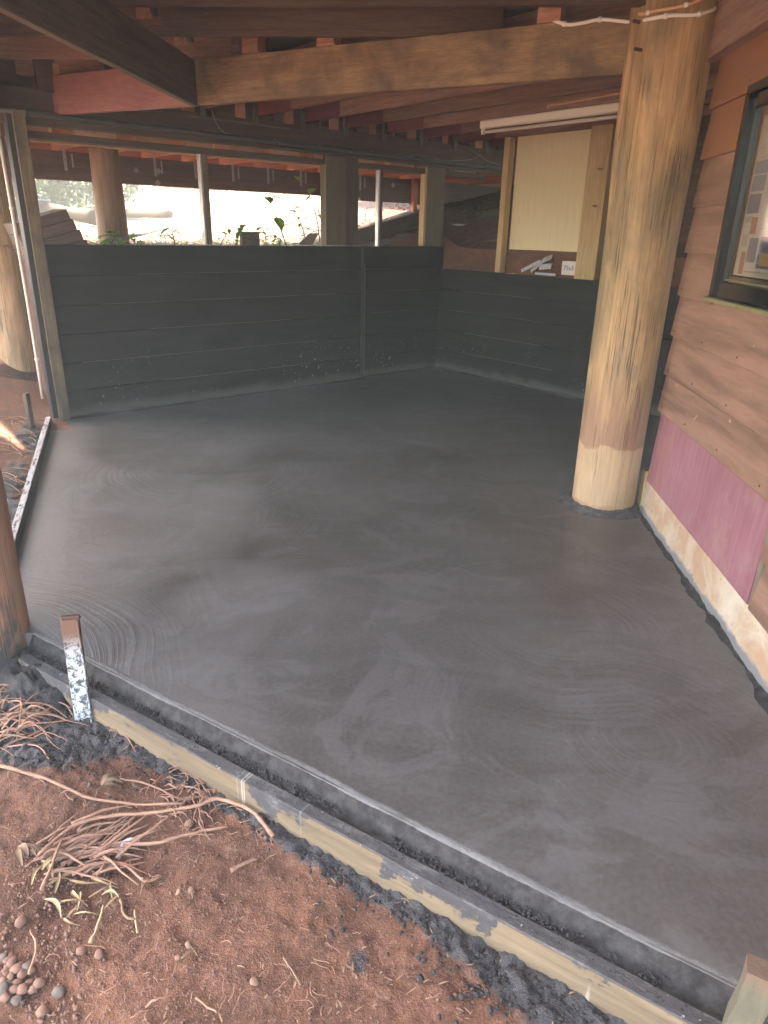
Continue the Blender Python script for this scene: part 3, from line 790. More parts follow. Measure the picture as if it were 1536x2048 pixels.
clipped('white_cable', wpts, .0085, M['white'], M['white'], [.08, .28, .5, .62, .78, .9], 'white cable clipped across the bearer and round the top of the big pole', 'cable')
wpts = [around(1278, 28), around(1290, 27), around(1310, 22), around(1350, 15), around(1385, 6), around(1410, -6)]
clipped('orange_cable', wpts, .0075, M['cable_o'], M['white'], [.3, .75], 'pale orange cable just above the white one on the big pole', 'cable')

# light fitting under a rear joist
def joist_face(px, py, s): return on_pl(px, py, sn(s, 0), AS)
LS = -.93
# choose the joist whose underside carries the fitting
la, lb = joist_face(965, 251, LS), joist_face(1252, 211, LS)
LT = empty('batten_light', sn(LS, to_sn(la.x, la.y)[1], 2.40), 'unlit cream batten light with one bare tube under a joist left of the big pole', 'light')
LT['dbg'] = 0
na = to_sn(la.x, la.y)[1]; nb_ = to_sn(lb.x, lb.y)[1]-.25
lz = 2.475-.065
beam('housing', sn(LS, na, lz), sn(LS, nb_, lz), .065, .063, M['lamp_body'], LT, jit=0, ch=.008)
vs, fs = tube_geo([sn(LS, na-.03, lz-.028), sn(LS, nb_+.03, lz-.028)], .0135, 10); mk('tube', vs, fs, M['tube'], LT, smooth=True)
for e_ in (na-.012, nb_+.012): beam('lamp_holder', sn(LS, e_-.01, lz-.046), sn(LS, e_+.01, lz-.046), .03, .05, M['lamp_body'], LT, jit=0)
del LT['dbg']
# cable clipped on the joist in front
JS = -1.44
cp = [joist_face(x, y, JS-.03) for x, y in ((1096, 216), (1099, 210), (1120, 208), (1180, 198), (1225, 189), (1262, 183))]
clipped('joist_cable', cp, .006, M['cable_o'], M['cable_o'], [.15, .3, .6, .85], 'orange cable clipped along the joist above the batten light', 'cable')

# ------------------------------------------------------------------ round poles
def pole(name, base, r0, r1, h, mat, label, group=None, sides=44, flute=0.0, seed=0.0, extra=None, lean=(0, 0)):
    rings = int(h/.06); vs, fs = [], []
    for i in range(rings+1):
        z = h*i/rings; r = r0+(r1-r0)*i/rings
        for k in range(sides):
            a = 2*pi*k/sides
            rr = r*(1+.018*nz(cos(a)*1.6+seed, sin(a)*1.6, z*.9)+.008*nz(cos(a)*7, sin(a)*7+seed, z*.8))
            rr += flute*sst(1.5, 2.1, z)*abs(nz(cos(a)*4, sin(a)*4, 5.5))*r*.5
            vs.append((cos(a)*rr+lean[0]*z, sin(a)*rr+lean[1]*z, z))
    for i in range(rings):
        for k in range(sides):
            a = i*sides+k; b = i*sides+(k+1) % sides; fs.append((a, b, b+sides, a+sides))
    fs.append(tuple(rings*sides+k for k in range(sides)))
    e = empty(name, base, label, 'pole', group)
    o = mk('trunk', vs, fs, mat, e, M=Matrix.Translation(Vector(base)), smooth=True)
    return e
P1 = pole('timber_pole', (1.36, 4.07, -.02), .188, .19, 2.85, M['pole'], 'big round timber pole standing in the slab beside the weatherboard wall', flute=.35, seed=3)
# mortar collar round it
vs, fs = [], []; n = 72
for i in range(n):
    a = 2*pi*i/n
    f = 1+.5*nz(cos(a)*2, sin(a)*2, 3)+.35*nz(cos(a)*7, sin(a)*7, 1)
    for k, (o, z) in enumerate(((-.012, .030), (.012, .022), (.026, .012), (.045, .004), (.07, -.004))):
        rr = .188+o*(.8+.5*f)+.003*nz(cos(a)*20, sin(a)*20, k); vs.append((1.36+cos(a)*rr, 4.07+sin(a)*rr, max(-.003, z*f*1.1+.003*nz(cos(a)*25, sin(a)*25, k+9))))
for i in range(n):
    for k in range(4):
        a = i*5+k; b = ((i+1) % n)*5+k; fs.append((a, b, b+1, a+1))
mk('mortar_collar', vs, fs, M['collar'], P1, smooth=True)
# spike and old nails near the top of the pole
for (px, py, ln) in ((1275, 101, .07), (1272, 45, .06)):
    p = around(px+12, py, .19); beam('iron_dog', p+RIGHT*-.045, p+RIGHT*.03+FWD*.02, .012, .014, M['rust'], P1, jit=0)
pB = EYE+ray(46, 762)*6.35
pole('timber_pole', (pB.x-.0, pB.y+.0, pB.z-.25), .18, .175, 2.5, M['pole_left'], 'pale round pole on the red bank outside the corner post', seed=8)
near = Vector((-1.655, 2.43, -.2))
pole('timber_pole', near, .205, .215, 3.0, M['pole_near'], 'orange brown pole cut off by the left edge, smeared with concrete at its foot', seed=11)
po = sn(to_sn(-2.69, 7.27)[0], 1.0)
pole('timber_pole', (po.x, po.y, 1.1), .150, .128, 1.13, M['pole_out'], 'round pole outside the left opening carrying the deck beam', seed=14)

# ------------------------------------------------------------------ uprights
t_ = empty('corner_post', sn(-4.47, -.09, 0), 'tall timber corner post at the left end of the back wall', 'post')
post('stud', sn(-4.445, -.115, -.02), .09, .06, 2.33, AB, M['peg'], t_)
post('stud', sn(-4.50, -.075, -.02), .06, .10, 2.33, AB, M['black'], t_)
clipped('wall_conduit', [sn(-4.585, -.10, .2), sn(-4.58, -.10, 1.0), sn(-4.59, -.10, 2.2)], .013, M['pvc_pale'], M['white'], [.32, .75], 'pale conduit running up beside the corner post', 'conduit', k=2)
s4 = to_sn(*on_pl(414, 490, sn(0, 0), AB).xy)[0]
t_ = empty('window_post', sn(s4, 0, 1.40), 'slim pale metal-faced post between the two left openings', 'post')
post('core', sn(s4+.02, 0, 1.40), .05, .06, .74, AB, M['grey_post'], t_)
post('pale_face', sn(s4-.018, -.0, 1.402), .02, .064, .736, AB, M['zinc'], t_)
s6a = to_sn(*on_pl(646, 490, sn(0, -.03), AB).xy)[0]; s6b = to_sn(*on_pl(712, 490, sn(0, -.03), AB).xy)[0]
t_ = empty('double_post', sn((s6a+s6b)/2, 0, 1.40), 'wide double timber post at the middle of the openings', 'post')
w6 = s6b-s6a
post('stud', sn(s6a+w6*.31, -.03, 1.402), w6*.60, .09, .832, AB, M['grey_post'], t_)
post('stud', sn(s6a+w6*.81, -.02, 1.402), w6*.38, .09, .832, AB, M['joist_dark'], t_)
post('pale_edge', sn(s6a+.004, -.078, 1.404), .012, .006, .74, AB, M['pine'], t_)
s7 = to_sn(*on_pl(757, 455, sn(0, .02), AB).xy)[0]
t_ = empty('window_post', sn(s7, .02, 1.40), 'slim post with one white side right of the double post', 'post')
post('core', sn(s7+.012, .02, 1.38), .035, .06, .765, AB, M['joist_dark'], t_)
post('pale_face', sn(s7-.018, .02, 1.38), .025, .05, .762, AB, M['zinc'], t_)
s8a = to_sn(*on_pl(843, 490, sn(0, -.03), AB).xy)[0]; s8b = to_sn(*on_pl(881, 490, sn(0, -.03), AB).xy)[0]
t_ = empty('wall_post', sn((s8a+s8b)/2, -.02, 1.40), 'timber post with a pale left edge above the back corner', 'post')
post('stud', sn((s8a+s8b)/2+.01, -.02, 1.402), (s8b-s8a)-.03, .09, .835, AB, M['grey_post'], t_)
post('pale_edge', sn(s8a+.008, -.02, 1.402), .03, .08, .832, AB, M['pine'], t_)

# plywood screen on the side wall
n1_ = to_sn(1.16, 8.05)[1]; n2_ = to_sn(1.215, 7.985)[1]; n3_ = to_sn(1.84, 7.238)[1]; n4_ = to_sn(1.985, 7.06)[1]
t_ = empty('plywood_screen', sn(.03, (n1_+n3_)/2, 1.2), 'tall yellow plywood sheet on a pale stud above the side wall', 'panel')
post('stud', sn(.02, (n1_+n2_)/2, 1.16), .07, .09, 1.3, AS, M['pine'], t_)
post('sheet', sn(.10, (n2_+n3_)/2-.05, 1.20), abs(n3_-n2_)+.12, .012, 1.27, AS, M['ply'], t_)
t_ = empty('pine_post', sn(-.0, (n3_+n4_)/2, 1.15), 'knotty pale pine post between plywood sheet and big pole', 'post')
po_ = post('stud', sn(.01, (n3_+n4_)/2, 1.154), abs(n4_-n3_), .10, 1.32, AS, M['pine'], t_)
for (px, py) in ((1201, 338), (1190, 412)):
    p = on_pl(px, py, sn(-.041, 0), AS)
    vs = []; 
    for k in range(12):
        a = 2*pi*k/12; vs.append(p+NV*cos(a)*.034*random.uniform(.7, 1.2)+Vector((0, 0, sin(a)*.011*random.uniform(.7, 1.3)))+BV*-.0015)
    mk('knot', vs, [tuple(range(12))], M['knot'], t_)
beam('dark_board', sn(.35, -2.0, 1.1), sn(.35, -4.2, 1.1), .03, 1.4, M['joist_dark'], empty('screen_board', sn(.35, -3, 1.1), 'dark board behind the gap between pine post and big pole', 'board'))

# ------------------------------------------------------------------ weatherboard wall with window
WV = hd(AR)                                     # along the wall, away from the camera
W0 = Vector((1.574, 3.93, 0))
def wp(y, z=0.0, off=0.0):                      # off = out towards the room
    p = W0+WV*((y-W0.y)/WV.y)+hd(AR-90)*off; return Vector((p.x, p.y, z))
wall = empty('weatherboard_wall', wp(2.5), 'brown weatherboard house wall with magenta lower boards on the right', 'wall')
def wboard(name, y0, y1, z0, h, mat, lap=.022, off=0.0, parent=wall):
    a, b = wp(y0), wp(y1); L = (b-a).length; n = max(1, int(L/.35)); vs = []; fs = []
    for i in range(n+1):
        x = L*i/n; j = random.uniform(-.0015, .0015)
        for (o, z) in ((off+lap, z0+j), (off+lap+.002, z0+.006+j), (off+.004, z0+h), (off-.02, z0+h), (off-.02, z0+j)):
            vs.append((x, o, z))
    m = 5
    for i in range(n):
        for k in range(m): q = i*m+k; r = i*m+(k+1) % m; fs.append((q, r, r+m, q+m))
    fs.append((4, 3, 2, 1, 0)); fs.append(tuple(n*m+k for k in range(5)))
    Mx = frame(a, b)
    if Mx.col[1].xyz.dot(hd(AR-90)) < 0:
        vs = [(x, -y, z) for x, y, z in vs]; fs = [f[::-1] for f in fs]
    return mk(name, vs, fs, mat, parent, M=Mx)
ED = 3.93
zs = [.634, .840, 1.052, 1.262, 1.475, 1.694, 1.914, 2.135]
WIN_Y1, WIN_Y0, WIN_Z0, WIN_Z1 = 3.40, 2.05, 1.30, 2.115
for i, z in enumerate(zs):
    h = .226 if i < 7 else .23
    m_ = M['weather_o'] if i >= 6 else M['weather']
    if z+h > WIN_Z0+.05 and z < WIN_Z1-.02:
        wboard('weatherboard', ED, WIN_Y1+.02, z, h, m_); wboard('weatherboard', WIN_Y0, -.6, z, h, m_)
    else: wboard('weatherboard', ED, -.6, z, h, m_)
wboard('magenta_panel', ED-.02, 2.43, .212, .428, M['magenta'], lap=.020)
wboard('weatherboard', 2.39, -.6, .424, .216, M['weather'], lap=.03)
wboard('weatherboard', 2.39, -.6, .212, .215, M['weather'], lap=.03)
nb_g = Bag()
for z in zs:
    for y in (3.86, 3.45, 3.0, 2.55, 2.1, 1.6):
        if y < WIN_Y1 and z+.05 > WIN_Z0-.1 and z < WIN_Z1: continue
        p = wp(y+random.uniform(-.02, .02), z+.035+random.uniform(-.006, .006), .021)
        nb_g.add(*tube_geo([p, p+hd(AR-90)*.003], .0042, 6))
nb_g.build('nail_heads', M['rust'], wall)
post('split_batten', wp(2.41, .2, .01), .03, .012, .42, AR, M['grey_post'], wall)
beam('backing', wp(ED-.03, .16, -.05), wp(-.6, .16, -.05), .05, 2.2, M['joist_dark'], wall)
o = beam('top_plate', wp(4.05, 2.345, .02), wp(-.6, 2.345, .02), .11, .30, M['joist'], wall); tag(o, 'heavy brown plate along the top of the wall')
# footing under the boards
n = 140; vs, fs = [], []
for i in range(n+1):
    y = ED+.02-i*(ED+.6)/n
    for k, (z, o) in enumerate(((.235, .0), (.20, .010), (.15, .016), (.10, .014), (.06, .020), (.03, .026), (-.02, .03))):
        p = wp(y, z, o+.006*nz(y*6, z*12)+.003*nz(y*30, z*40)-.004); vs.append(p)
for i in range(n):
    for k in range(6): q = i*7+k; fs.append((q, q+1, q+8, q+7))
mk('footing', vs, fs, M['footing'], wall, smooth=True)
post('pale_stump', Vector((1.585, 4.00, -.02)), .07, .05, .27, AR, M['pine'], wall)
fillet('mortar_fillet', wp(ED+.1, 0, .022), wp(-.3, 0, .022), hd(AR-90), .055, .022, M['mortar'], wall, seed=9, base=.0)
# wall turning away behind the pole
w2 = empty('return_wall', Vector((2.4, 4.7, 0)), 'dark wall turning away behind the big pole', 'wall')
a0 = Vector((1.60, 3.97, 0)); b0 = a0+hd(49.3)*2.4
for i in range(11):
    z = .2+.21*i; beam('weatherboard', Vector((a0.x, a0.y, z)), Vector((b0.x, b0.y, z)), .02, .209, M['joist_dark'], w2)

win = bpy.data.objects.new('window', None); COL.objects.link(win); win.parent = wall; win.location = wp(2.7, 1.3)-Vector(wall.location)
FW = .085
def wbar(name, y0, y1, z0, z1, o0, o1, mat, par):
    a, b = wp(y0, z0), wp(y1, z0); Mx = frame(a, b); L = (b-a).length
    sg = 1 if Mx.col[1].xyz.dot(hd(AR-90)) > 0 else -1
    ya, yb = sorted((sg*o0, sg*o1))
    return link(name, beam_me(name, L, yb-ya, z1-z0, y0=ya, ch=.004, jit=.0008), mat, par, Mx)
wbar('frame', WIN_Y1, WIN_Y1-.035, WIN_Z0, WIN_Z1, 0, .045, M['framewindow'], win)
wbar('frame', WIN_Y1-.036, WIN_Y1-.09, WIN_Z0+.03, WIN_Z1-.02, 0, .028, M['framewindow'], win)
wbar('frame', WIN_Y1, WIN_Y0, WIN_Z1-.002, WIN_Z1+.035, 0, .045, M['framewindow'], win)
wbar('frame', WIN_Y1-.09, WIN_Y0, WIN_Z1-.06, WIN_Z1-.003, 0, .028, M['framewindow'], win)
wbar('frame', WIN_Y1-.036, WIN_Y0, WIN_Z0, WIN_Z0+.07, 0, .03, M['framewindow'], win)
wbar('frame', WIN_Y0+.03, WIN_Y0, WIN_Z0, WIN_Z1, 0, .045, M['framewindow'], win)
wbar('sill', WIN_Y1+.02, WIN_Y0, WIN_Z0-.022, WIN_Z0-.002, 0, .06, M['sill'], win)
for i in range(3): wbar('sill', WIN_Y1-.05-.1*i, WIN_Y0, WIN_Z0+.075+.022*i, WIN_Z0+.082+.022*i, 0, .022-.004*i, M['sill' if i != 1 else 'framewindow'], win)
wbar('pane', WIN_Y1-.09, WIN_Y0+.03, WIN_Z0+.07, WIN_Z1-.06, .010, .014, M['glass'], win)
# newspaper taped inside the pane
YN = WIN_Y1-.13
parts = [(0, .62, 0, .62, 'paper')]
for (y0, y1, z0, z1, m_) in ((.02, .15, .40, .45, 'p_blue'), (.02, .15, .335, .395, 'p_blue'), (.02, .14, .25, .325, 'p_navy'), (.02, .10, .215, .24, 'p_grey'), (.09, .15, .17, .235, 'p_red'),
                             (.02, .09, .12, .17, 'p_grey'), (.11, .20, .06, .155, 'p_navy'), (.22, .36, .04, .16, 'p_navy'), (.24, .34, .05, .10, 'p_yel'), (.05, .10, .01, .10, 'p_red'),
                             (.28, .52, .30, .44, 'p_blue'), (.30, .5, .2, .27, 'p_grey'), (.40, .58, .05, .17, 'p_yel')):
    parts.append((y0, y1, z0, z1, m_))
for k in range(46):
    y0 = random.uniform(.02, .5); z0 = random.choice((.005, .175, .455, .50))+random.uniform(0, .1)
    parts.append((y0, y0+random.uniform(.02, .09), z0, z0+.004, 'p_grey'))
mats = ['paper', 'p_blue', 'p_navy', 'p_grey', 'p_red', 'p_yel']
vs, fs, mi = [], [], []
for i, (y0, y1, z0, z1, m_) in enumerate(parts):
    o = .002 if i == 0 else .0032+.0004*(i % 4)
    k = len(vs); zb = WIN_Z0+.10
    vs += [wp(YN-y0, zb+z0, o), wp(YN-y1, zb+z0, o), wp(YN-y1, zb+z1, o), wp(YN-y0, zb+z1, o)]
    fs.append((k, k+1, k+2, k+3)); mi.append(mats.index(m_))
o = mk('newspaper', vs, fs, [M[x] for x in mats], win)
for p, q in zip(o.data.polygons, mi): p.material_index = q
def text_mesh(name, body, size, M_, mat, parent):
    c = bpy.data.curves.new(name, 'FONT'); c.body = body; c.size = size; c.extrude = .0004
    ob = bpy.data.objects.new(name+'_src', c)
    me = bpy.data.meshes.new_from_object(ob); bpy.data.objects.remove(ob)
    return link(name, me, mat, parent, M_)
def face_M(origin, right, up):
    r, u = right.normalized(), up.normalized(); n_ = r.cross(u)
    return Matrix(((r.x, u.x, n_.x, origin.x), (r.y, u.y, n_.y, origin.y), (r.z, u.z, n_.z, origin.z), (0, 0, 0, 1)))
text_mesh('headline', "e're", .05, face_M(wp(YN-.17, WIN_Z0+.56, .005), -WV, Vector((0, 0, 1))), M['ink'], win)
text_mesh('headline', "iring", .05, face_M(wp(YN-.15, WIN_Z0+.51, .005), -WV, Vector((0, 0, 1))), M['ink'], win)

# ------------------------------------------------------------------ formwork and pegs
e1 = empty('formwork_board', FA+FN*.09+Vector((0, 0, -.16)), 'long timber formwork board along the front edge of the slab, tan face splashed with mortar', 'board')
a = FA+FD*.06+FN*.088; b = FB+FD*.6+FN*.086
beam('plank', Vector((a.x, a.y, -.175)), Vector((b.x, b.y, -.175)), .044, .135, M['form'], e1, jit=.0015, seg=.15)
e1b = empty('formwork_board', Vector((-2.3, 4.2, 0)), 'low white smeared formwork board along the left edge of the slab', 'board')
a, b = Vector((-2.80, 5.64, -.1)), Vector((-1.60, 2.46, -.1))
beam('plank', a, b, .040, .155, M['black'], e1b, jit=.002)
beam('smeared_top', a+Vector((-.004, 0, .154)), b+Vector((-.004, 0, .154)), .036, .006, M['form_left'], e1b, jit=.002)
def steel_peg(px_bot, px_top, lab, mat, w=.04):
    pass
pb = FA+FD*.475+FN*.128
eP = empty('steel_peg', (pb.x, pb.y, -.17), 'white splashed steel peg with rusty mushroomed head at left end of the front formwork', 'peg')
t = NT('splashed_steel'); P_ = t.coords((1, 1, 1), rnd=False)
nA = t.noise(t.coords((1, 1, 1), rnd=False), 48, 7, .8, .3); zx = t.sep(P_)[0]
c = t.mix(t.ramp(nA, [(.47, 0), (.52, 1)]), (.045, .055, .065), (.48, .51, .51))
c = t.mix(t.ramp(t.math('ADD', zx, t.math('MULTIPLY', nA, .16)), [(.41, 0), (.50, 1)]), c, (.14, .068, .042))
M['peg_steel'] = t.done(c, .65, t.bump(nA, .4, .003))
ptop = Vector((pb.x-.005, pb.y+.03, .275))
Mf = frame(Vector((pb.x, pb.y, -.20)), ptop, up=hd(78))
Lp = (ptop-Vector((pb.x, pb.y, -.2))).length
link('shaft', beam_me('shaft', Lp, .006, .064, z0=-.032, jit=.0004), M['peg_steel'], eP, Mf)
link('flange', beam_me('flange', Lp, .030, .006, z0=.027, y0=0, jit=.0004), M['peg_steel'], eP, Mf)
vs = []; 
o = link('head', beam_me('head', .014, .016, .060, z0=-.030, y0=-.008, jit=.004, seg=.005), M['rust'], eP, Mf @ Matrix.Translation((Lp-.006, 0, 0)))
p1 = Vector((-2.83, 5.40, -.02))
eQ = empty('timber_peg', p1, 'weathered stake against the left formwork below the corner post', 'peg')
post('stake', p1, .055, .03, .33, AR, M['peg'], eQ)
p2 = on_z(1513, 2040, -.12)
eR = empty('timber_peg', p2, 'mossy timber stake at the bottom right corner beside the formwork', 'peg')
t = NT('mossy_stake'); nA = t.noise(t.coords((3, 20, 20)), 2, 6, .7); zx = t.sep(t.coords((1, 1, 1), rnd=False))[0]
c = t.mix(nA, (.055, .055, .035), (.16, .15, .10)); c = t.mix(t.ramp(t.math('ADD', zx, t.math('MULTIPLY', nA, .08)), [(.50, 0), (.56, 1)]), c, (.15, .085, .058))
M['stake2'] = t.done(c, .9, t.bump(nA, .6, .006))
p2b = on_z(1508, 2048, -.10); 
top2 = on_z(1512, 1908, .04)
pk = FA+FD*2.64+FN*.155
post('stake', Vector((pk.x, pk.y, -.25)), .055, .045, .25+.26, 120, M['stake2'], eR, jit=.004, seg=.05)

# ------------------------------------------------------------------ deck outside and things beyond the openings
dk = empty('timber_deck', sn(-2, 1.5, 1.95), 'red brown deck frame with strapped beam outside the openings', 'deck')
NB = 1.5
DO = M['joist_dark']
beam('deck_beam', sn(-5.7, NB, 1.945), sn(-.08, NB, 1.935), .09, .255, DO, dk)
beam('deck_beam', sn(-.06, NB, 1.905), sn(6.0, NB, 1.905), .09, .29, DO, dk)
s = -5.5
kk = 0
while s < 2.6:
    beam('deck_joist', sn(s, .10, 2.205), sn(s, 1.68, 2.205), .045, .19, M['deck'], dk)
    if -6 < s < .3:
        post('strap', sn(s+.03, NB-.048, 2.03), .03, .003, .19, AB, M['strap'], dk)
        post('strap', sn(s+.10, NB-.048, 2.06), .018, .003, .12, AB, M['strap'], dk)
    s += .45; kk += 1
beam('deck_beam', sn(-5.7, 1.70, 2.205), sn(6.0, 1.70, 2.205), .045, .19, M['deck'], dk)
n0 = .16
while n0 < 1.75:
    beam('deck_board', sn(-5.7, n0, 2.397), sn(6.0, n0, 2.397), .088, .022, M['deck'], dk, seg=2)
    n0 += .0905
for (px, py) in ((272, 341), (316, 366), (317, 342), (207, 330), (213, 360), (786, 370)):
    p = on_pl(px, py, sn(0, NB-.06), AB)
    M_ = face_M(p, BV*cos(.7)+Vector((0, 0, sin(.7))), -BV*sin(.7)+Vector((0, 0, cos(.7))))
    B_ = Bag(); B_.box(M_, -.022, .022, -.022, .022, -.004, .004); B_.build('bolt_plate', M['strap'], dk)
p = on_pl(832, 430, sn(0, 1.35), AB); sd_ = to_sn(p.x, p.y)[0]
t_ = empty('deck_post', sn(sd_, 1.4, 1.2), 'thin orange and grey deck post right of the slim white post', 'post')
post('stud', sn(sd_, 1.4, 1.2), .07, .07, 1.0, AB, M['deck'], t_)

def scene_box(name, label, cat, c, yaw, dx, dy, dz, mat, tilt=0, parent=None):
    """box-like object built of a body with raised boards"""
# tilted crate of boards by the left opening
cr = on_pl(105, 470, sn(0, .35), AB)
e_ = empty('board_stack', cr, 'grey brown boxy stack of boards leaning outside the far left opening', 'boards')
tl = radians(16)
X_ = (BV*cos(tl)+Vector((0, 0, sin(tl)))); Z_ = (-BV*sin(tl)+Vector((0, 0, cos(tl))))
for i in range(5):
    a = cr-X_*.30-Z_*(.25-.085*i); b = cr+X_*(.20-.012*i)-Z_*(.25-.085*i)
    me = beam_me('board', .52-.02*i, .35, .08, jit=.003)
    link('board', me, M['crate'], e_, frame(a, b, up=Z_))
# pipe lying on the ground
a, b = on_pl(225, 487, sn(0, .5), AB), on_pl(331, 456, sn(0, 1.6), AB)
a.z = raised(*to_sn(a.x, a.y))+.06
tag(mk('steel_pipe', *tube_geo([a, b], .016, 8), M['zinc'], smooth=True), 'grey pipe sticking up from the leaf litter outside the left opening', 'pipe')
a, b = on_pl(500, 489, sn(0, .25), AB), on_pl(500, 463, sn(0, .25), AB)
tag(post('timber_stump', a-Vector((0, 0, .1)), .20, .05, (b-a).z+.1, AB, M['crate']), 'short grey paling upright outside the middle opening', 'paling')
a = on_pl(605, 489, sn(0, .3), AB); b = on_pl(622, 466, sn(0, .5), AB)
tag(mk('tin_sheet', [a-BV*.07, a+BV*.12, b+BV*.10, b-BV*.02, a-BV*.07-NV*.01, a+BV*.12-NV*.01, b+BV*.10-NV*.01, b-BV*.02-NV*.01], [(0, 1, 2, 3), (4, 7, 6, 5), (0, 4, 5, 1), (1, 5, 6, 2), (2, 6, 7, 3), (3, 7, 4, 0)], M['zinc']), 'pale triangular tin offcut behind the wall top beside the double post', 'offcut')
# muddy boards / sheets behind the right openings
a = on_pl(690, 492, sn(0, .25), AB); b = on_pl(838, 492, sn(0, .25), AB); c_ = on_pl(836, 424, sn(0, .7), AB); d_ = on_pl(695, 465, sn(0, .7), AB)
a.z -= .1; b.z -= .1; th = Vector((0, 0, -.02))
tag(mk('muddy_board', [a, b, c_, d_, a+th, b+th, c_+th, d_+th], [(0, 1, 2, 3), (4, 7, 6, 5), (0, 4, 5, 1), (1, 5, 6, 2), (2, 6, 7, 3), (3, 7, 4, 0)], M['dirtyboard']), 'dark muddy sheet sloping up outside the right openings', 'sheet')
a, b, c_, d_ = [on_pl(x, y, sn(.06, 0), AS) for x, y in ((884, 545), (1010, 548), (1008, 470), (892, 492))]
c_ += BV*.25; d_ += BV*.1
th = BV*.012
tag(mk('brown_sheet', [a, b, c_, d_, a+th, b+th, c_+th, d_+th], [(0, 1, 2, 3), (4, 7, 6, 5), (0, 4, 5, 1), (1, 5, 6, 2), (2, 6, 7, 3), (3, 7, 4, 0)], M['card']), 'smooth brown sheet standing in the gap left of the plywood', 'sheet')
bk = on_pl(917, 488, sn(.45, 0), AS)
e_ = empty('bucket', bk, 'paint splashed bucket behind the brown sheet near the back corner', 'bucket')
vs, fs = [], []
for i, (r, z) in enumerate(((.085, 0), (.098, .12), (.106, .2), (.113, .2), (.113, .225), (.105, .225), (.10, .12))):
    for k in range(20): a_ = 2*pi*k/20; vs.append(bk+Vector((cos(a_)*r, sin(a_)*r, z)))
for i in range(6):
    for k in range(20): a_ = i*20+k; b2 = i*20+(k+1) % 20; fs.append((a_, b2, b2+20, a_+20))
mk('body', vs, fs, M['bucket'], e_, smooth=True)
P_ = [bk+Vector((cos(t0)*.113, sin(t0)*.113*.3, .22+.06*abs(sin(t0))*0-.05*sin(t0))) for t0 in [pi*k/8 for k in range(9)]]
tube('handle', P_, .003, M['zinc'], e_, k=2)
gc = on_pl(900, 455, sn(.3, 0), AS); 
vs, fs = [], []
for i in range(9):
    for j in range(9):
        p = gc+NV*(.30-.09*j)+BV*(.05*i+.25)+Vector((0, 0, .05+.02*i+.035*nz(i*.7, j*.6, 3)-.004*(j-4)**2))
        vs.append(p)
for i in range(8):
    for j in range(8): q = i*9+j; fs.append((q, q+1, q+10, q+9))
tag(mk('green_sheet', vs, fs, M['greencloth'], smooth=True), 'crumpled dark green sheet beside the splashed bucket', 'sheet')

# carton and metal offcuts on top of the side wall
cA = on_pl(1122, 549, sn(.07, 0), AS)
e_ = empty('carton', cA, 'small white carton printed 75x3 on the side wall top against the pine post', 'box')
M_ = face_M(cA, -NV, Vector((0, 0, 1)))
B_ = Bag(); B_.box(M_, 0, .17, 0, .135, -.14, 0); B_.build('box', M['carton'], e_)
B_ = Bag(); B_.box(M_, -.002, .172, .130, .139, -.142, .002); B_.build('lid', M['card'], e_)
text_mesh('print', '75x3', .062, M_ @ Matrix.Translation((.022, .045, .0008)), M['ink'], e_)
def plate(px, py, ang, w, l, lean, lab):
    """folded steel plate: two flanges, long side at an angle to the wall top, facing the room"""
    p = on_pl(px, py, sn(.03, 0), AS)
    d = (-NV*cos(ang)+Vector((0, 0, sin(ang)))).normalized(); up = (Vector((0, 0, cos(ang)))+NV*sin(ang)+BV*lean).normalized()
    nrm = d.cross(up).normalized(); Mx = face_M(p, d, up)
    B_ = Bag(); B_.box(Mx, 0, l, 0, w, 0, .003); B_.box(Mx, 0, l, w-.003, w, -w*.5, .0); B_.box(Mx, .01, l*.97, w*.45, w*.5, .003, .006)
    return tag(B_.build('metal_bracket', M['bracket']), lab, 'bracket')
plate(1043, 545, .42, .035, .26, .2, 'lowest long pale bracket lying slantwise at the left of the pile on the side wall')
plate(1062, 546, .62, .045, .24, .5, 'long grey bracket leaning up through the middle of the bracket pile')
plate(1082, 527, .35, .085, .13, 1.0, 'topmost wide grey bracket on the pile by the carton')
plate(1078, 540, .12, .055, .15, .3, 'short upright grey bracket directly below the topmost one')
plate(1070, 549, .0, .022, .26, .1, 'flat pale bracket lying along the wall edge below the pile')
tag(beam('timber_offcut', on_pl(985, 553, sn(.05, 0), AS), on_pl(1030, 549, sn(.05, 0), AS), .05, .018, M['pine']), 'pale splintered offcut at the foot of the plywood stud', 'offcut')

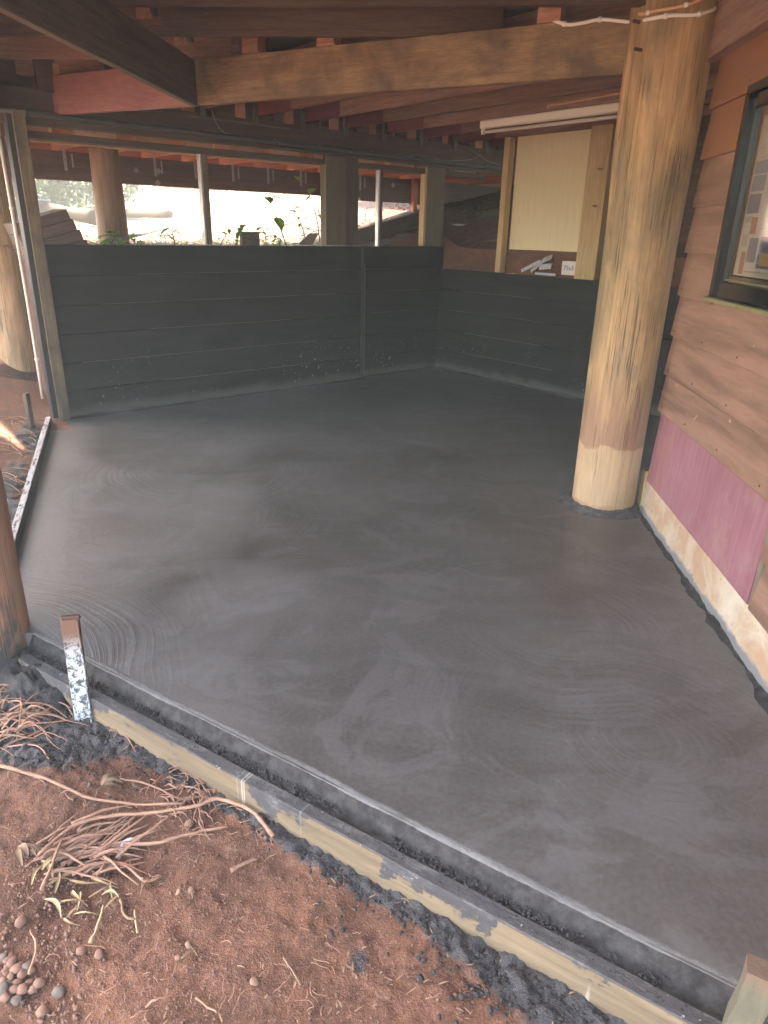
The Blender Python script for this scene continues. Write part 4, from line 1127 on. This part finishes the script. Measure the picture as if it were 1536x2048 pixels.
# ------------------------------------------------------------------ plants outside the openings
def leaf_geo(base, d, up, L, w):
    d = d.normalized(); s_ = d.cross(up)
    if s_.length < .01: s_ = Vector((1, 0, 0))
    s_.normalize(); n_ = s_.cross(d); vs = []
    prof = [(0, 0), (.2, .7), (.45, 1), (.75, .65), (1, 0)]
    vs.append(base)
    for t0, ww in prof[1:-1]:
        c_ = base+d*L*t0-n_*(-.10*L*t0*(1-t0)*2+.12*L*t0*t0)
        vs += [c_-s_*w*ww*.5+n_*w*.10, c_, c_+s_*w*ww*.5+n_*w*.10]
    vs.append(base+d*L-n_*.12*L)
    fs = [(0, 1, 2), (0, 2, 3)]
    for i in range(2):
        q = 1+i*3; fs += [(q, q+3, q+4, q+1), (q+1, q+4, q+5, q+2)]
    fs += [(7, 10, 8), (8, 10, 9)]
    return vs, fs
def sapling(path, nleaf, L, label, cat='plant', group=None, top=True):
    e = empty('sapling', path[0], label, cat, group)
    P = smoothpts(path, 4); tube('stem', path, (.006, .003), M['stem'], e)
    for i in range(nleaf):
        f = .35+.65*i/max(1, nleaf-1) if top else random.uniform(.2, 1)
        p = P[min(len(P)-1, int(f*(len(P)-1)))]
        a = random.uniform(0, 2*pi); d = Vector((cos(a), sin(a), random.uniform(-.5, .5)))
        LL = L*random.uniform(.9, 1.5); vs, fs = leaf_geo(p, d, Vector((0, 0, 1)), LL, LL*.42)
        mk('leaf', vs, fs, M['leaf'], e, smooth=True)
pp = lambda pts, n_: [on_pl(x, y, sn(0, n_), AB) for x, y in pts]
random.seed(21)
sapling(pp([(572, 490), (560, 455), (545, 415), (536, 392)], .25), 4, .17, 'tall leaning sapling with broad drooping leaves right of the slim post')
sapling(pp([(640, 485), (632, 430), (618, 390), (598, 362)], .3), 3, .15, 'tallest sapling with a bright leaf near the head of the opening')
sapling(pp([(648, 488), (640, 430), (622, 392)], .35), 2, .10, 'thin bare sapling against the double post')
sapling(pp([(612, 488), (605, 455), (590, 425), (594, 412)], .4), 7, .10, 'twiggy sapling with small leaves in the middle opening')
sapling(pp([(473, 490), (478, 470), (482, 458)], .2), 6, .13, 'low broad-leaved plant just right of the slim post')
sapling(pp([(350, 490), (346, 470), (345, 455)], .2), 6, .11, 'small upright broad-leaved plant left of the slim post')
sapling(pp([(440, 490), (452, 470), (462, 448)], .25), 4, .08, 'small twig with pale leaves beside the slim post')
sapling(pp([(533, 490), (530, 470), (525, 455)], .3), 6, .09, 'yellow green seedling above the paling')
sapling(pp([(222, 492), (226, 478), (230, 468)], .2), 9, .12, 'leafy clump at the foot of the outside pole')
sapling(pp([(165, 492), (160, 480), (155, 475)], .3), 6, .09, 'small leafy shoot right of the board stack')
sapling(pp([(66, 480), (68, 450), (72, 440)], .3), 6, .12, 'leafy shoot between corner post and board stack')
sapling(pp([(270, 491), (268, 483), (262, 478)], .2), 5, .10, 'low leaves right of the outside pole')
sapling(pp([(560, 491), (556, 478), (550, 470)], .2), 6, .09, 'seedling by the triangular tin offcut')
# ground cover along the wall top and leaf litter
B_ = Bag()
for i in range(700):
    s = random.uniform(-4.3, -1.3); n_ = random.uniform(.12, 1.2); z = raised(s, n_)+random.uniform(0, .05)
    a = random.uniform(0, 2*pi); B_.add(*leaf_geo(sn(s, n_, z), Vector((cos(a), sin(a), random.uniform(-.1, .5))), Vector((0, 0, 1)), random.uniform(.03, .07), .025))
tag(B_.build('ground_cover', M['leaf']), kind='stuff')
B_ = Bag()
for i in range(5200):
    s = random.uniform(-5, 4.5); n_ = random.uniform(.1, 7)**1; z = raised(s, n_)+.012
    if s > .0 and n_ < .1: continue
    a = random.uniform(0, 2*pi); B_.add(*leaf_geo(sn(s, n_, z), Vector((cos(a), sin(a), random.uniform(-.15, .35))), Vector((0, 0, 1)), random.uniform(.04, .10), .035))
for i in range(900):
    s = random.uniform(.15, 3.5); n_ = random.uniform(-3.5, .3); z = raised(s, n_)+.012
    a = random.uniform(0, 2*pi); B_.add(*leaf_geo(sn(s, n_, z), Vector((cos(a), sin(a), random.uniform(-.1, .3))), Vector((0, 0, 1)), random.uniform(.03, .08), .03))
tag(B_.build('leaf_litter', M['deadleaf']), kind='stuff')

# yard beyond: hedge, fallen log, tub, chairs, stacked timber
def yard(px, d): 
    r_ = ray(px, 430); r_.z = 0; r_.normalize(); p = EYE+r_*d; s, n_ = to_sn(p.x, p.y); p.z = raised(s, n_); return p
random.seed(5)
for i, (px, d, w, h) in enumerate(((-60, 15, 1.9, 1.6), (40, 14, 1.6, 1.2), (110, 14.5, 1.7, 1.3), (185, 15.5, 1.8, 1.2), (-180, 24, 4, 2.2), (-320, 22, 4, 2.3))):
    p = yard(px, d)
    e_ = empty('hedge_bush', p, ['bush behind the tub at the left end of the yard hedge', 'green bush behind the fallen log', 'green bush in the middle of the yard hedge', 'green bush beside the outside pole', 'bush beyond the corner post', 'outermost bush of the hedge'][i], 'bush', 'bushes along the far side of the yard')
    tube('trunk', [p, p+Vector((.05, 0, h*.6))], (.06, .03), M['bark'], e_)
    B_ = Bag()
    for k in range(1500):
        v = Vector((random.gauss(0, 1), random.gauss(0, 1), random.gauss(0, 1))).normalized()*random.uniform(.55, 1)**.4
        q_ = p+Vector((v.x*w*.55, v.y*w*.4, h*.52+v.z*h*.5*(1+.25*nz(v.x*2, v.y*2, i))))
        B_.add(*leaf_geo(q_, Vector((random.uniform(-1, 1), random.uniform(-1, 1), random.uniform(-.6, .8))), Vector((0, 0, 1)), random.uniform(.10, .18), .07))
    B_.build('crown', M['hedge'], e_)
a, b = yard(75, 11.5), yard(190, 11)
lg = tube('fallen_log', [a+Vector((0, 0, .25)), (a+b)/2+Vector((0, 0, .16)), b+Vector((0, 0, .12))], (.06, .10), M['log'], rj=.1, sides=10); tag(lg, 'grey fallen log lying in the bright yard left of the outside pole', 'log')
a, b = yard(250, 14), yard(340, 13)
lg = tube('fallen_log', [a+Vector((0, 0, .10)), b+Vector((0, 0, .08))], (.09, .06), M['log'], rj=.1, sides=10); tag(lg, 'thin fallen trunk in the yard right of the outside pole', 'log')
p = yard(72, 11.5)
e_ = empty('tub', p, 'grey blue tub standing in the yard next to the log', 'tub')
vs, fs = [], []
for i, (r, z) in enumerate(((.15, 0), (.19, .28), (.21, .28), (.21, .31), (.18, .31), (.14, .02))):
    for k in range(18): a_ = 2*pi*k/18; vs.append(p+Vector((cos(a_)*r, sin(a_)*r, z)))
for i in range(5):
    for k in range(18): a_ = i*18+k; b2 = i*18+(k+1) % 18; fs.append((a_, b2, b2+18, a_+18))
fs.append(tuple(5*18+k for k in range(18))); mk('body', vs, fs, M['grey_plastic'], e_, smooth=True)
def chair(px, d, yaw, mat, label):
    p = yard(px, d); e = empty('garden_chair', p, label, 'chair')
    X_, Y_ = hd(yaw), hd(yaw+90)
    Mx = face_M(p, X_, Y_)
    for sx in (-.22, .18):
        for sy in (-.2, .2): link('leg', beam_me('leg', .42, .035, .035, z0=-.017), mat, e, frame(p+X_*sx+Y_*sy, p+X_*sx*.9+Y_*sy*.9+Vector((0, 0, .42)), up=X_))
    B_ = Bag(); B_.box(Mx, -.23, .22, -.23, .23, .40, .43); B_.build('seat', mat, e)
    for k in range(5):
        a = p+X_*-.22+Y_*(-.19+.095*k)+Vector((0, 0, .42)); link('back_slat', beam_me('back_slat', .46, .05, .015, z0=0), mat, e, frame(a, a+Vector((0, 0, .46))-X_*.08, up=X_))
    for sy in (-.24, .24): beam('armrest', p+X_*-.24+Y_*sy+Vector((0, 0, .63)), p+X_*.2+Y_*sy+Vector((0, 0, .63)), .04, .02, mat, e)
chair(285, 19, 170, M['green_plastic'], 'green chair in the yard just right of the outside pole')
chair(465, 18, 190, M['green_plastic'], 'green chair in the yard right of the slim post')
chair(515, 18.5, 200, M['pink_plastic'], 'pink chair in the yard seen through the middle opening')
for j, (px, d, n_) in enumerate(((345, 20, 5), (390, 20, 4), (435, 19.5, 5), (560, 20, 4))):
    p = yard(px, d)
    e_ = empty('brick_pier', p, ['tallest reddish block stack left of the slim post', 'lower block stack nearest the slim post', 'block stack just right of the slim post', 'block stack behind the leaning sapling'][j], 'block stack', 'block stacks across the yard')
    for i in range(n_):
        for k in range(2):
            a = p+hd(80)*(-.42+.42*k+.1*(i % 2))+Vector((0, 0, .195*i)); beam('block', a, a+hd(80)*.40, .2, .185, M['brick'], e_, jit=.004)
# ------------------------------------------------------------------ roots, litter and stones in the foreground
random.seed(33)
Z8 = lambda x, y: (x*.4238, 1180+y*.4238)
SIDES = []
def root(zpts, r, label, lift=.012, mat='root', px=False, cat='root', name='root'):
    P = []
    for i, (x, y) in enumerate(zpts):
        a = (x, y) if px else Z8(x, y)
        P.append(at_soil(*a, lift=lift+random.uniform(-.004, .010)))
    P = smoothpts(P, 3); r *= .8
    P = [p+Vector((random.uniform(-1, 1), random.uniform(-1, 1), random.uniform(-.5, .8)))*.0022 for p in P]
    if name == 'root': SIDES.extend(P[::2])
    n_ = len(P); rr = [r*(1-.45*i/n_)*random.uniform(.8, 1.2) for i in range(n_)]
    vs, fs = tube_geo(P, rr, 7)
    return tag(mk(name, vs, fs, M[mat], smooth=True), label, cat)
root([(-40, 840), (120, 880), (260, 930), (400, 985), (560, 1020), (700, 1035), (870, 1028)], .008, 'long thick root running in from the left edge over bare soil', .012)
root([(1290, 1180), (1230, 1110), (1150, 1050), (1030, 1015), (900, 1050), (700, 1075), (500, 1090), (340, 1150), (190, 1275)], .0085, 'longest root arching from the formwork down to the dry husks', .016)
root([(430, 1290), (520, 1220), (700, 1225), (860, 1190), (950, 1160), (1075, 1135)], .008, 'stout root with a cut end pointing to the formwork', .014)
root([(570, 905), (680, 920), (760, 960), (850, 1000), (930, 990), (1000, 930)], .0045, 'thin root between the dead leaf and the formwork', .01)
root([(390, 1330), (520, 1310), (600, 1330), (680, 1385), (760, 1362)], .006, 'short curling root right of the husks', .01)
root([(200, 1440), (250, 1340), (300, 1220)], .007, 'short stout root standing among the husks', .02)
root([(520, 680), (570, 680), (610, 720), (640, 780)], .0045, 'bent root poking out of spilled mortar by the formwork', .012)
root([(430, 1670), (460, 1600), (490, 1510)], .006, 'thick straw coloured stick below the husks', .01, 'husk', cat='stick', name='stick')
root([(655, 1640), (645, 1580), (640, 1530)], .0045, 'short pale stick right of the husks', .008, 'husk', cat='stick', name='stick')
root([(570, 1470), (590, 1540), (640, 1575)], .005, 'grey curled twig beside the pale stick', .008, 'deadleaf', cat='twig', name='twig')
root([(150, 1850), (165, 1760), (180, 1690), (150, 1640)], .0045, 'forked twig standing over the pebble heap', .02, cat='twig', name='twig')
root([(860, 1760), (900, 1720), (930, 1690)], .003, 'thin twig lying in the middle of the bare soil', .006, 'deadleaf', cat='twig', name='twig')
root([(760, 1860), (810, 1830), (840, 1760)], .0028, 'tiny dark twig left of the thin twig', .006, cat='twig', name='twig')
root([(1340, 1745), (1380, 1810), (1415, 1870)], .0035, 'straight twig lying right of centre on the soil', .006, 'deadleaf', cat='twig', name='twig')
root([(1090, 1335), (1150, 1305), (1215, 1275)], .008, 'flat bark sliver on the soil near the formwork', .006, cat='bark', name='bark_sliver')
root([(690, 1975), (740, 1950), (780, 1930)], .0035, 'small stick at the bottom edge left of centre', .006, cat='stick', name='stick')
root([(925, 1935), (980, 1975), (1030, 2010)], .0045, 'splintered stick near the bottom edge', .006, cat='stick', name='stick')
# tangle at the left edge and fine rootlets: joined
B_ = Bag()
def strand(p, ang, L, r, lift, curl=.5):
    P = []; x, y = p.x, p.y; a = ang; n_ = 7
    for i in range(n_):
        P.append(Vector((x, y, gz(x, y)+lift*sin(pi*min(1, i/n_+.15))+.004)))
        a += random.uniform(-curl, curl); x += cos(a)*L/n_; y += sin(a)*L/n_
    P = smoothpts(P, 2); B_.add(*tube_geo(P, [r*(1-.6*i/len(P)) for i in range(len(P))], 5))
for i in range(120):
    p = at_soil(random.uniform(-60, 70), random.uniform(1320, 1500)); strand(p, random.uniform(-.6, 1.4), random.uniform(.10, .32), random.uniform(.0012, .0055)**1, random.uniform(.01, .07))
for i in range(70):
    p = at_soil(random.gauss(150, 40), random.gauss(1720, 22)); strand(p, random.gauss(.9, .35)-.3, random.uniform(.08, .22), random.uniform(.002, .006), random.uniform(.005, .03), .25)
for i in range(60):
    p = at_soil(random.gauss(395, 35), random.gauss(1590, 25)); strand(p, random.uniform(0, 6.3), random.uniform(.05, .12), random.uniform(.0012, .003), random.uniform(.005, .02))
for i in range(120):
    p = at_soil(random.uniform(0, 1000), random.uniform(1550, 2048)); strand(p, random.uniform(0, 6.3), random.uniform(.02, .07), random.uniform(.0008, .0018), .003)
for i in range(60):
    p = at_soil(random.uniform(0, 80), random.uniform(800, 1000)); strand(p, random.uniform(0, 6.3), random.uniform(.1, .3), random.uniform(.002, .005), .02)
for p in SIDES:
    for k in range(1): strand(p, random.uniform(0, 6.3), random.uniform(.02, .09), random.uniform(.0008, .0022), .012, .8)
tag(B_.build('rootlets', M['root'], smooth=True), kind='stuff')
# husks: curled dry strips
def strip(p, ang, L, w, lift, curl):
    d = Vector((cos(ang), sin(ang), 0)); s_ = Vector((-d.y, d.x, 0)); vs, fs = [], []; n_ = 8
    a = 0
    for i in range(n_+1):
        t0 = i/n_; q_ = p+d*L*t0+s_*curl*sin(t0*pi*.9)*L*.35
        z = gz(q_.x, q_.y)+lift*sin(pi*t0)+.006; ww = w*(.3+.7*sin(pi*(t0*.85+.1)))
        tw = curl*2*t0
        for k in (-1, 0, 1): vs.append(Vector((q_.x, q_.y, z))+(s_*cos(tw)+Vector((0, 0, sin(tw))))*k*ww*.5+Vector((0, 0, .25*w*abs(k))))
    for i in range(n_):
        for k in range(2): a = i*3+k; fs.append((a, a+1, a+4, a+3))
    return vs, fs
hl = [(280, 1290, 1.2, .20, .026), (230, 1400, .8, .18, .022), (330, 1380, .1, .15, .024), (430, 1370, -.3, .16, .022), (520, 1390, -1.1, .12, .02), (570, 1440, -2.0, .12, .02), (380, 1430, -1.3, .13, .022),
      (210, 1470, -.7, .13, .02), (350, 1540, .0, .10, .018), (260, 1440, 1.9, .14, .022), (100, 1230, .2, .13, .03), (470, 1340, 1.6, .12, .018), (400, 1500, -2.2, .1, .02), (250, 1380, 2.4, .12, .02), (300, 1340, .5, .14, .03), (200, 1330, 1.0, .12, .028), (340, 1430, -.6, .12, .026), (290, 1480, .2, .1, .026), (420, 1460, .9, .1, .02), (150, 1400, 1.5, .11, .02), (480, 1450, -.2, .1, .018), (300, 1560, -.3, .09, .02)]
for i, (x, y, a, L_, w_) in enumerate(hl):
    p = at_soil(*Z8(x, y)); vs, fs = strip(p, a, L_*random.uniform(.45, .75), w_*random.uniform(.3, .62), random.uniform(.004, .020), random.choice((-1, 1))*random.uniform(.1, .55))
    tag(mk('dry_husk', vs, fs, M['husk'], smooth=False), 'curled straw coloured husk strip in the clump left of the plastic scrap', 'husk', 'husk strips in the clump on the soil')
for (x, y, a, L_, w_, lab) in ((480, 930, .75, .085, .018, 'torn fan-shaped dead leaf below the spilled mortar'), (85, 1225, -.3, .075, .016, 'frayed grey leaf left of the root pile'), (830, 1450, .4, .03, .02, 'small tan chip beside the pebble on bare soil')):
    B_ = Bag(); p = at_soil(*Z8(x, y))
    for k in range(1 if L_ < .05 else 7): B_.add(*strip(p, a+(k-3)*.22*(L_ > .05), L_*random.uniform(.6, 1), w_*random.uniform(.6, 1.2), random.uniform(.004, .016), random.uniform(-.4, .4)))
    tag(B_.build('dead_leaf', M['deadleaf'], smooth=True), lab, 'leaf')
p = at_soil(*Z8(560, 1280)); vs, fs = strip(p, .9, .075, .026, .01, .6); tag(mk('plastic_scrap', vs, fs, M['plastic'], smooth=True), 'white plastic scrap under the stout root', 'plastic scrap')
# chips and straw scattered
B_ = Bag()
for i in range(230):
    p = at_soil(random.uniform(-20, 1150), random.uniform(1560, 2060)); B_.add(*strip(p, random.uniform(0, 6.3), random.uniform(.005, .024)*(1 if random.random() < .85 else 1.6), random.uniform(.0015, .0045), .0015, random.uniform(-.06, .06)))
tag(B_.build('straw_chips', M['chips'], smooth=True), kind='stuff')
def stone_geo(p, r, seed, flat=.65, sub=2):
    bm = bmesh.new(); bmesh.ops.create_icosphere(bm, subdivisions=sub, radius=1)
    R_ = Matrix.Rotation(random.uniform(0, 6.3), 3, 'Z'); ax = random.uniform(.7, 1)
    vs = []
    for v in bm.verts:
        c_ = v.co*(1+.34*noise.noise(v.co*1.2+Vector((seed, 0, 0)))+.14*noise.noise(v.co*2.6+Vector((seed, 3, 0))))
        vs.append(p+R_ @ Vector((c_.x*r, c_.y*r*ax, c_.z*r*flat)))
    fs = [tuple(v.index for v in f.verts) for f in bm.faces]; bm.free(); return vs, fs
def stone(px, py, r, mat, label, group=None, lift=.3):
    p = at_soil(px, py); p.z += r*.65*lift
    tag(mk('pebble', *stone_geo(p, r, random.random()*50, sub=2), M[mat], smooth=True), label, 'pebble', group)
heap = [(15, 1745), (60, 1765), (35, 1790), (85, 1800), (20, 1810), (55, 1830), (110, 1825), (150, 1800), (15, 1850), (85, 1860), (40, 1870), (140, 1860), (70, 1895), (20, 1900), (110, 1900), (160, 1895), (190, 1870),
        (30, 1930), (80, 1940), (280, 1900), (200, 2000), (100, 1780), (130, 1795), (5, 1765), (5, 1830), (60, 1800), (45, 1755), (30, 1820)]
for i, (x, y) in enumerate(heap):
    stone(*Z8(x, y), random.uniform(.010, .017), random.choice(['stone', 'stone', 'stone', 'stone2', 'stone3']), 'rounded brown pebble in the heap at the lower left corner', 'pebbles in the corner heap', lift=random.uniform(.4, 1.3))
for (x, y, r, m_, lab) in ((895, 1105, .017, 'stone2', 'large tan pebble beside the longest root'), (830, 852, .011, 'stone2', 'tan pebble near the formwork above the thin root'), (425, 920, .009, 'stone3', 'small grey stone left of the dead leaf'),
                           (385, 1705, .014, 'stone', 'left one of two brown pebbles below the husks'), (470, 1720, .014, 'stone', 'right one of two brown pebbles below the husks'), (890, 1675, .011, 'stone2', 'pale pebble alone on bare soil'),
                           (905, 1420, .011, 'stone2', 'tan pebble beside the small chip'), (1255, 1170, .009, 'stone', 'small red pebble inside the bend of the longest root'), (840, 1735, .009, 'stone', 'small dark pebble by the tiny twig'),
                           (100, 1565, .018, 'stone', 'big half buried brown stone left of the husks'), (1200, 1850, .012, 'stone2', 'flat pebble on the lower right soil')):
    stone(*Z8(x, y), r, m_, lab)
B_ = Bag()
for i in range(900):
    p = at_soil(random.uniform(-30, 1300), 1540+520*random.random()); sp_ = spill(p.x, p.y, *soil_z(p.x, p.y)[1:])
    if (p-FA).dot(FN) < .12: continue
    r = random.uniform(.0015, .0045)*(1.5 if random.random() < .07 else 1); B_.add(*stone_geo(p, r, i, .7, 1))
for i in range(700):
    x, y = random.uniform(0, 430), random.uniform(1700, 2048)
    p = at_soil(x, y); B_.add(*stone_geo(p, random.uniform(.002, .007)*(1 if x < 160 else .6), i, .7, 1))
tag(B_.build('gravel', M['stone'], smooth=True), kind='stuff')
# crumbs of mortar: on the soil along the board, on the ledge and round the peg
B_ = Bag()
for i in range(1100):
    al = random.uniform(.5, L+.2); out = .118+abs(random.gauss(0, .035))*(1.7 if al > 2 else 1)
    p = FA+FD*al+FN*out; p.z = gz(p.x, p.y)+.002; B_.add(*stone_geo(p, random.uniform(.0015, .0065), i, .8, 1))
for i in range(350):
    al = random.gauss(.42, .26); out = .13+abs(random.gauss(0, .13)); p = FA+FD*al+FN*out; p.z = gz(p.x, p.y)+.008; B_.add(*stone_geo(p, random.uniform(.003, .009), i, .6, 1))
for i in range(500):
    al = random.gauss(2.5, .4); out = .13+abs(random.gauss(0, .09)); p = FA+FD*al+FN*out; p.z = gz(p.x, p.y)+.004; B_.add(*stone_geo(p, random.uniform(.003, .010), i, .8, 1))
for i in range(1000):
    al = random.uniform(.1, L-.1)
    if nz(al*2.1, 7.7) < -.25: continue
    p = FA+FD*al+FN*random.uniform(.03, .066); p.z = -.046+random.uniform(0, .006); B_.add(*stone_geo(p, random.uniform(.002, .006), i, .8, 1))
for i in range(260):
    al = random.uniform(.1, L-.1)**1; p = FA+FD*al+FN*random.gauss(.088, .01); p.z = -.040; B_.add(*stone_geo(p, random.uniform(.001, .004), i, .5, 1))
tag(B_.build('mortar_crumbs', M['mortar'], smooth=False), kind='stuff')
# lump of spilled mortar at the foot of the near pole
vs, fs = [], []; n_ = 46
for i in range(n_+1):
    for j in range(n_+1):
        u, v = i/n_*2-1, j/n_*2-1
        p = Vector((-1.36, 2.30, 0))+FD*u*.26+FN*(v*.16+.01); r = u*u+v*v
        p.z = -.175+.12*max(0, 1-r)**.6*(1+.3*nz(u*3, v*3))+.018*noise.turbulence(Vector((u*9, v*7, 1)), 3, True); vs.append(p)
for i in range(n_):
    for j in range(n_): q_ = i*(n_+1)+j; fs.append((q_, q_+1, q_+n_+2, q_+n_+1))
tag(mk('spilled_mortar', vs, fs, M['mortar'], smooth=True), kind='stuff')

# ------------------------------------------------------------------ even haze added to lay a pale veil over the view
bm = bmesh.new(); bmesh.ops.create_cube(bm, size=1)
me = bpy.data.meshes.new('haze'); bm.to_mesh(me); bm.free()
hz = bpy.data.objects.new('haze', me); COL.objects.link(hz); hz.scale = (900, 900, 5.9); hz.location = (0, 0, 1.75)
t = bpy.data.materials.new('haze'); t.use_nodes = True; nt = t.node_tree; nt.nodes.remove(nt.nodes['Principled BSDF'])
vv = nt.nodes.new('ShaderNodeVolumePrincipled'); vv.inputs['Density'].default_value = HAZE; vv.inputs['Color'].default_value = (.86, .90, .84, 1)
nt.links.new(vv.outputs[0], nt.nodes['Material Output'].inputs['Volume']); me.materials.append(t); tag(hz, kind='stuff')
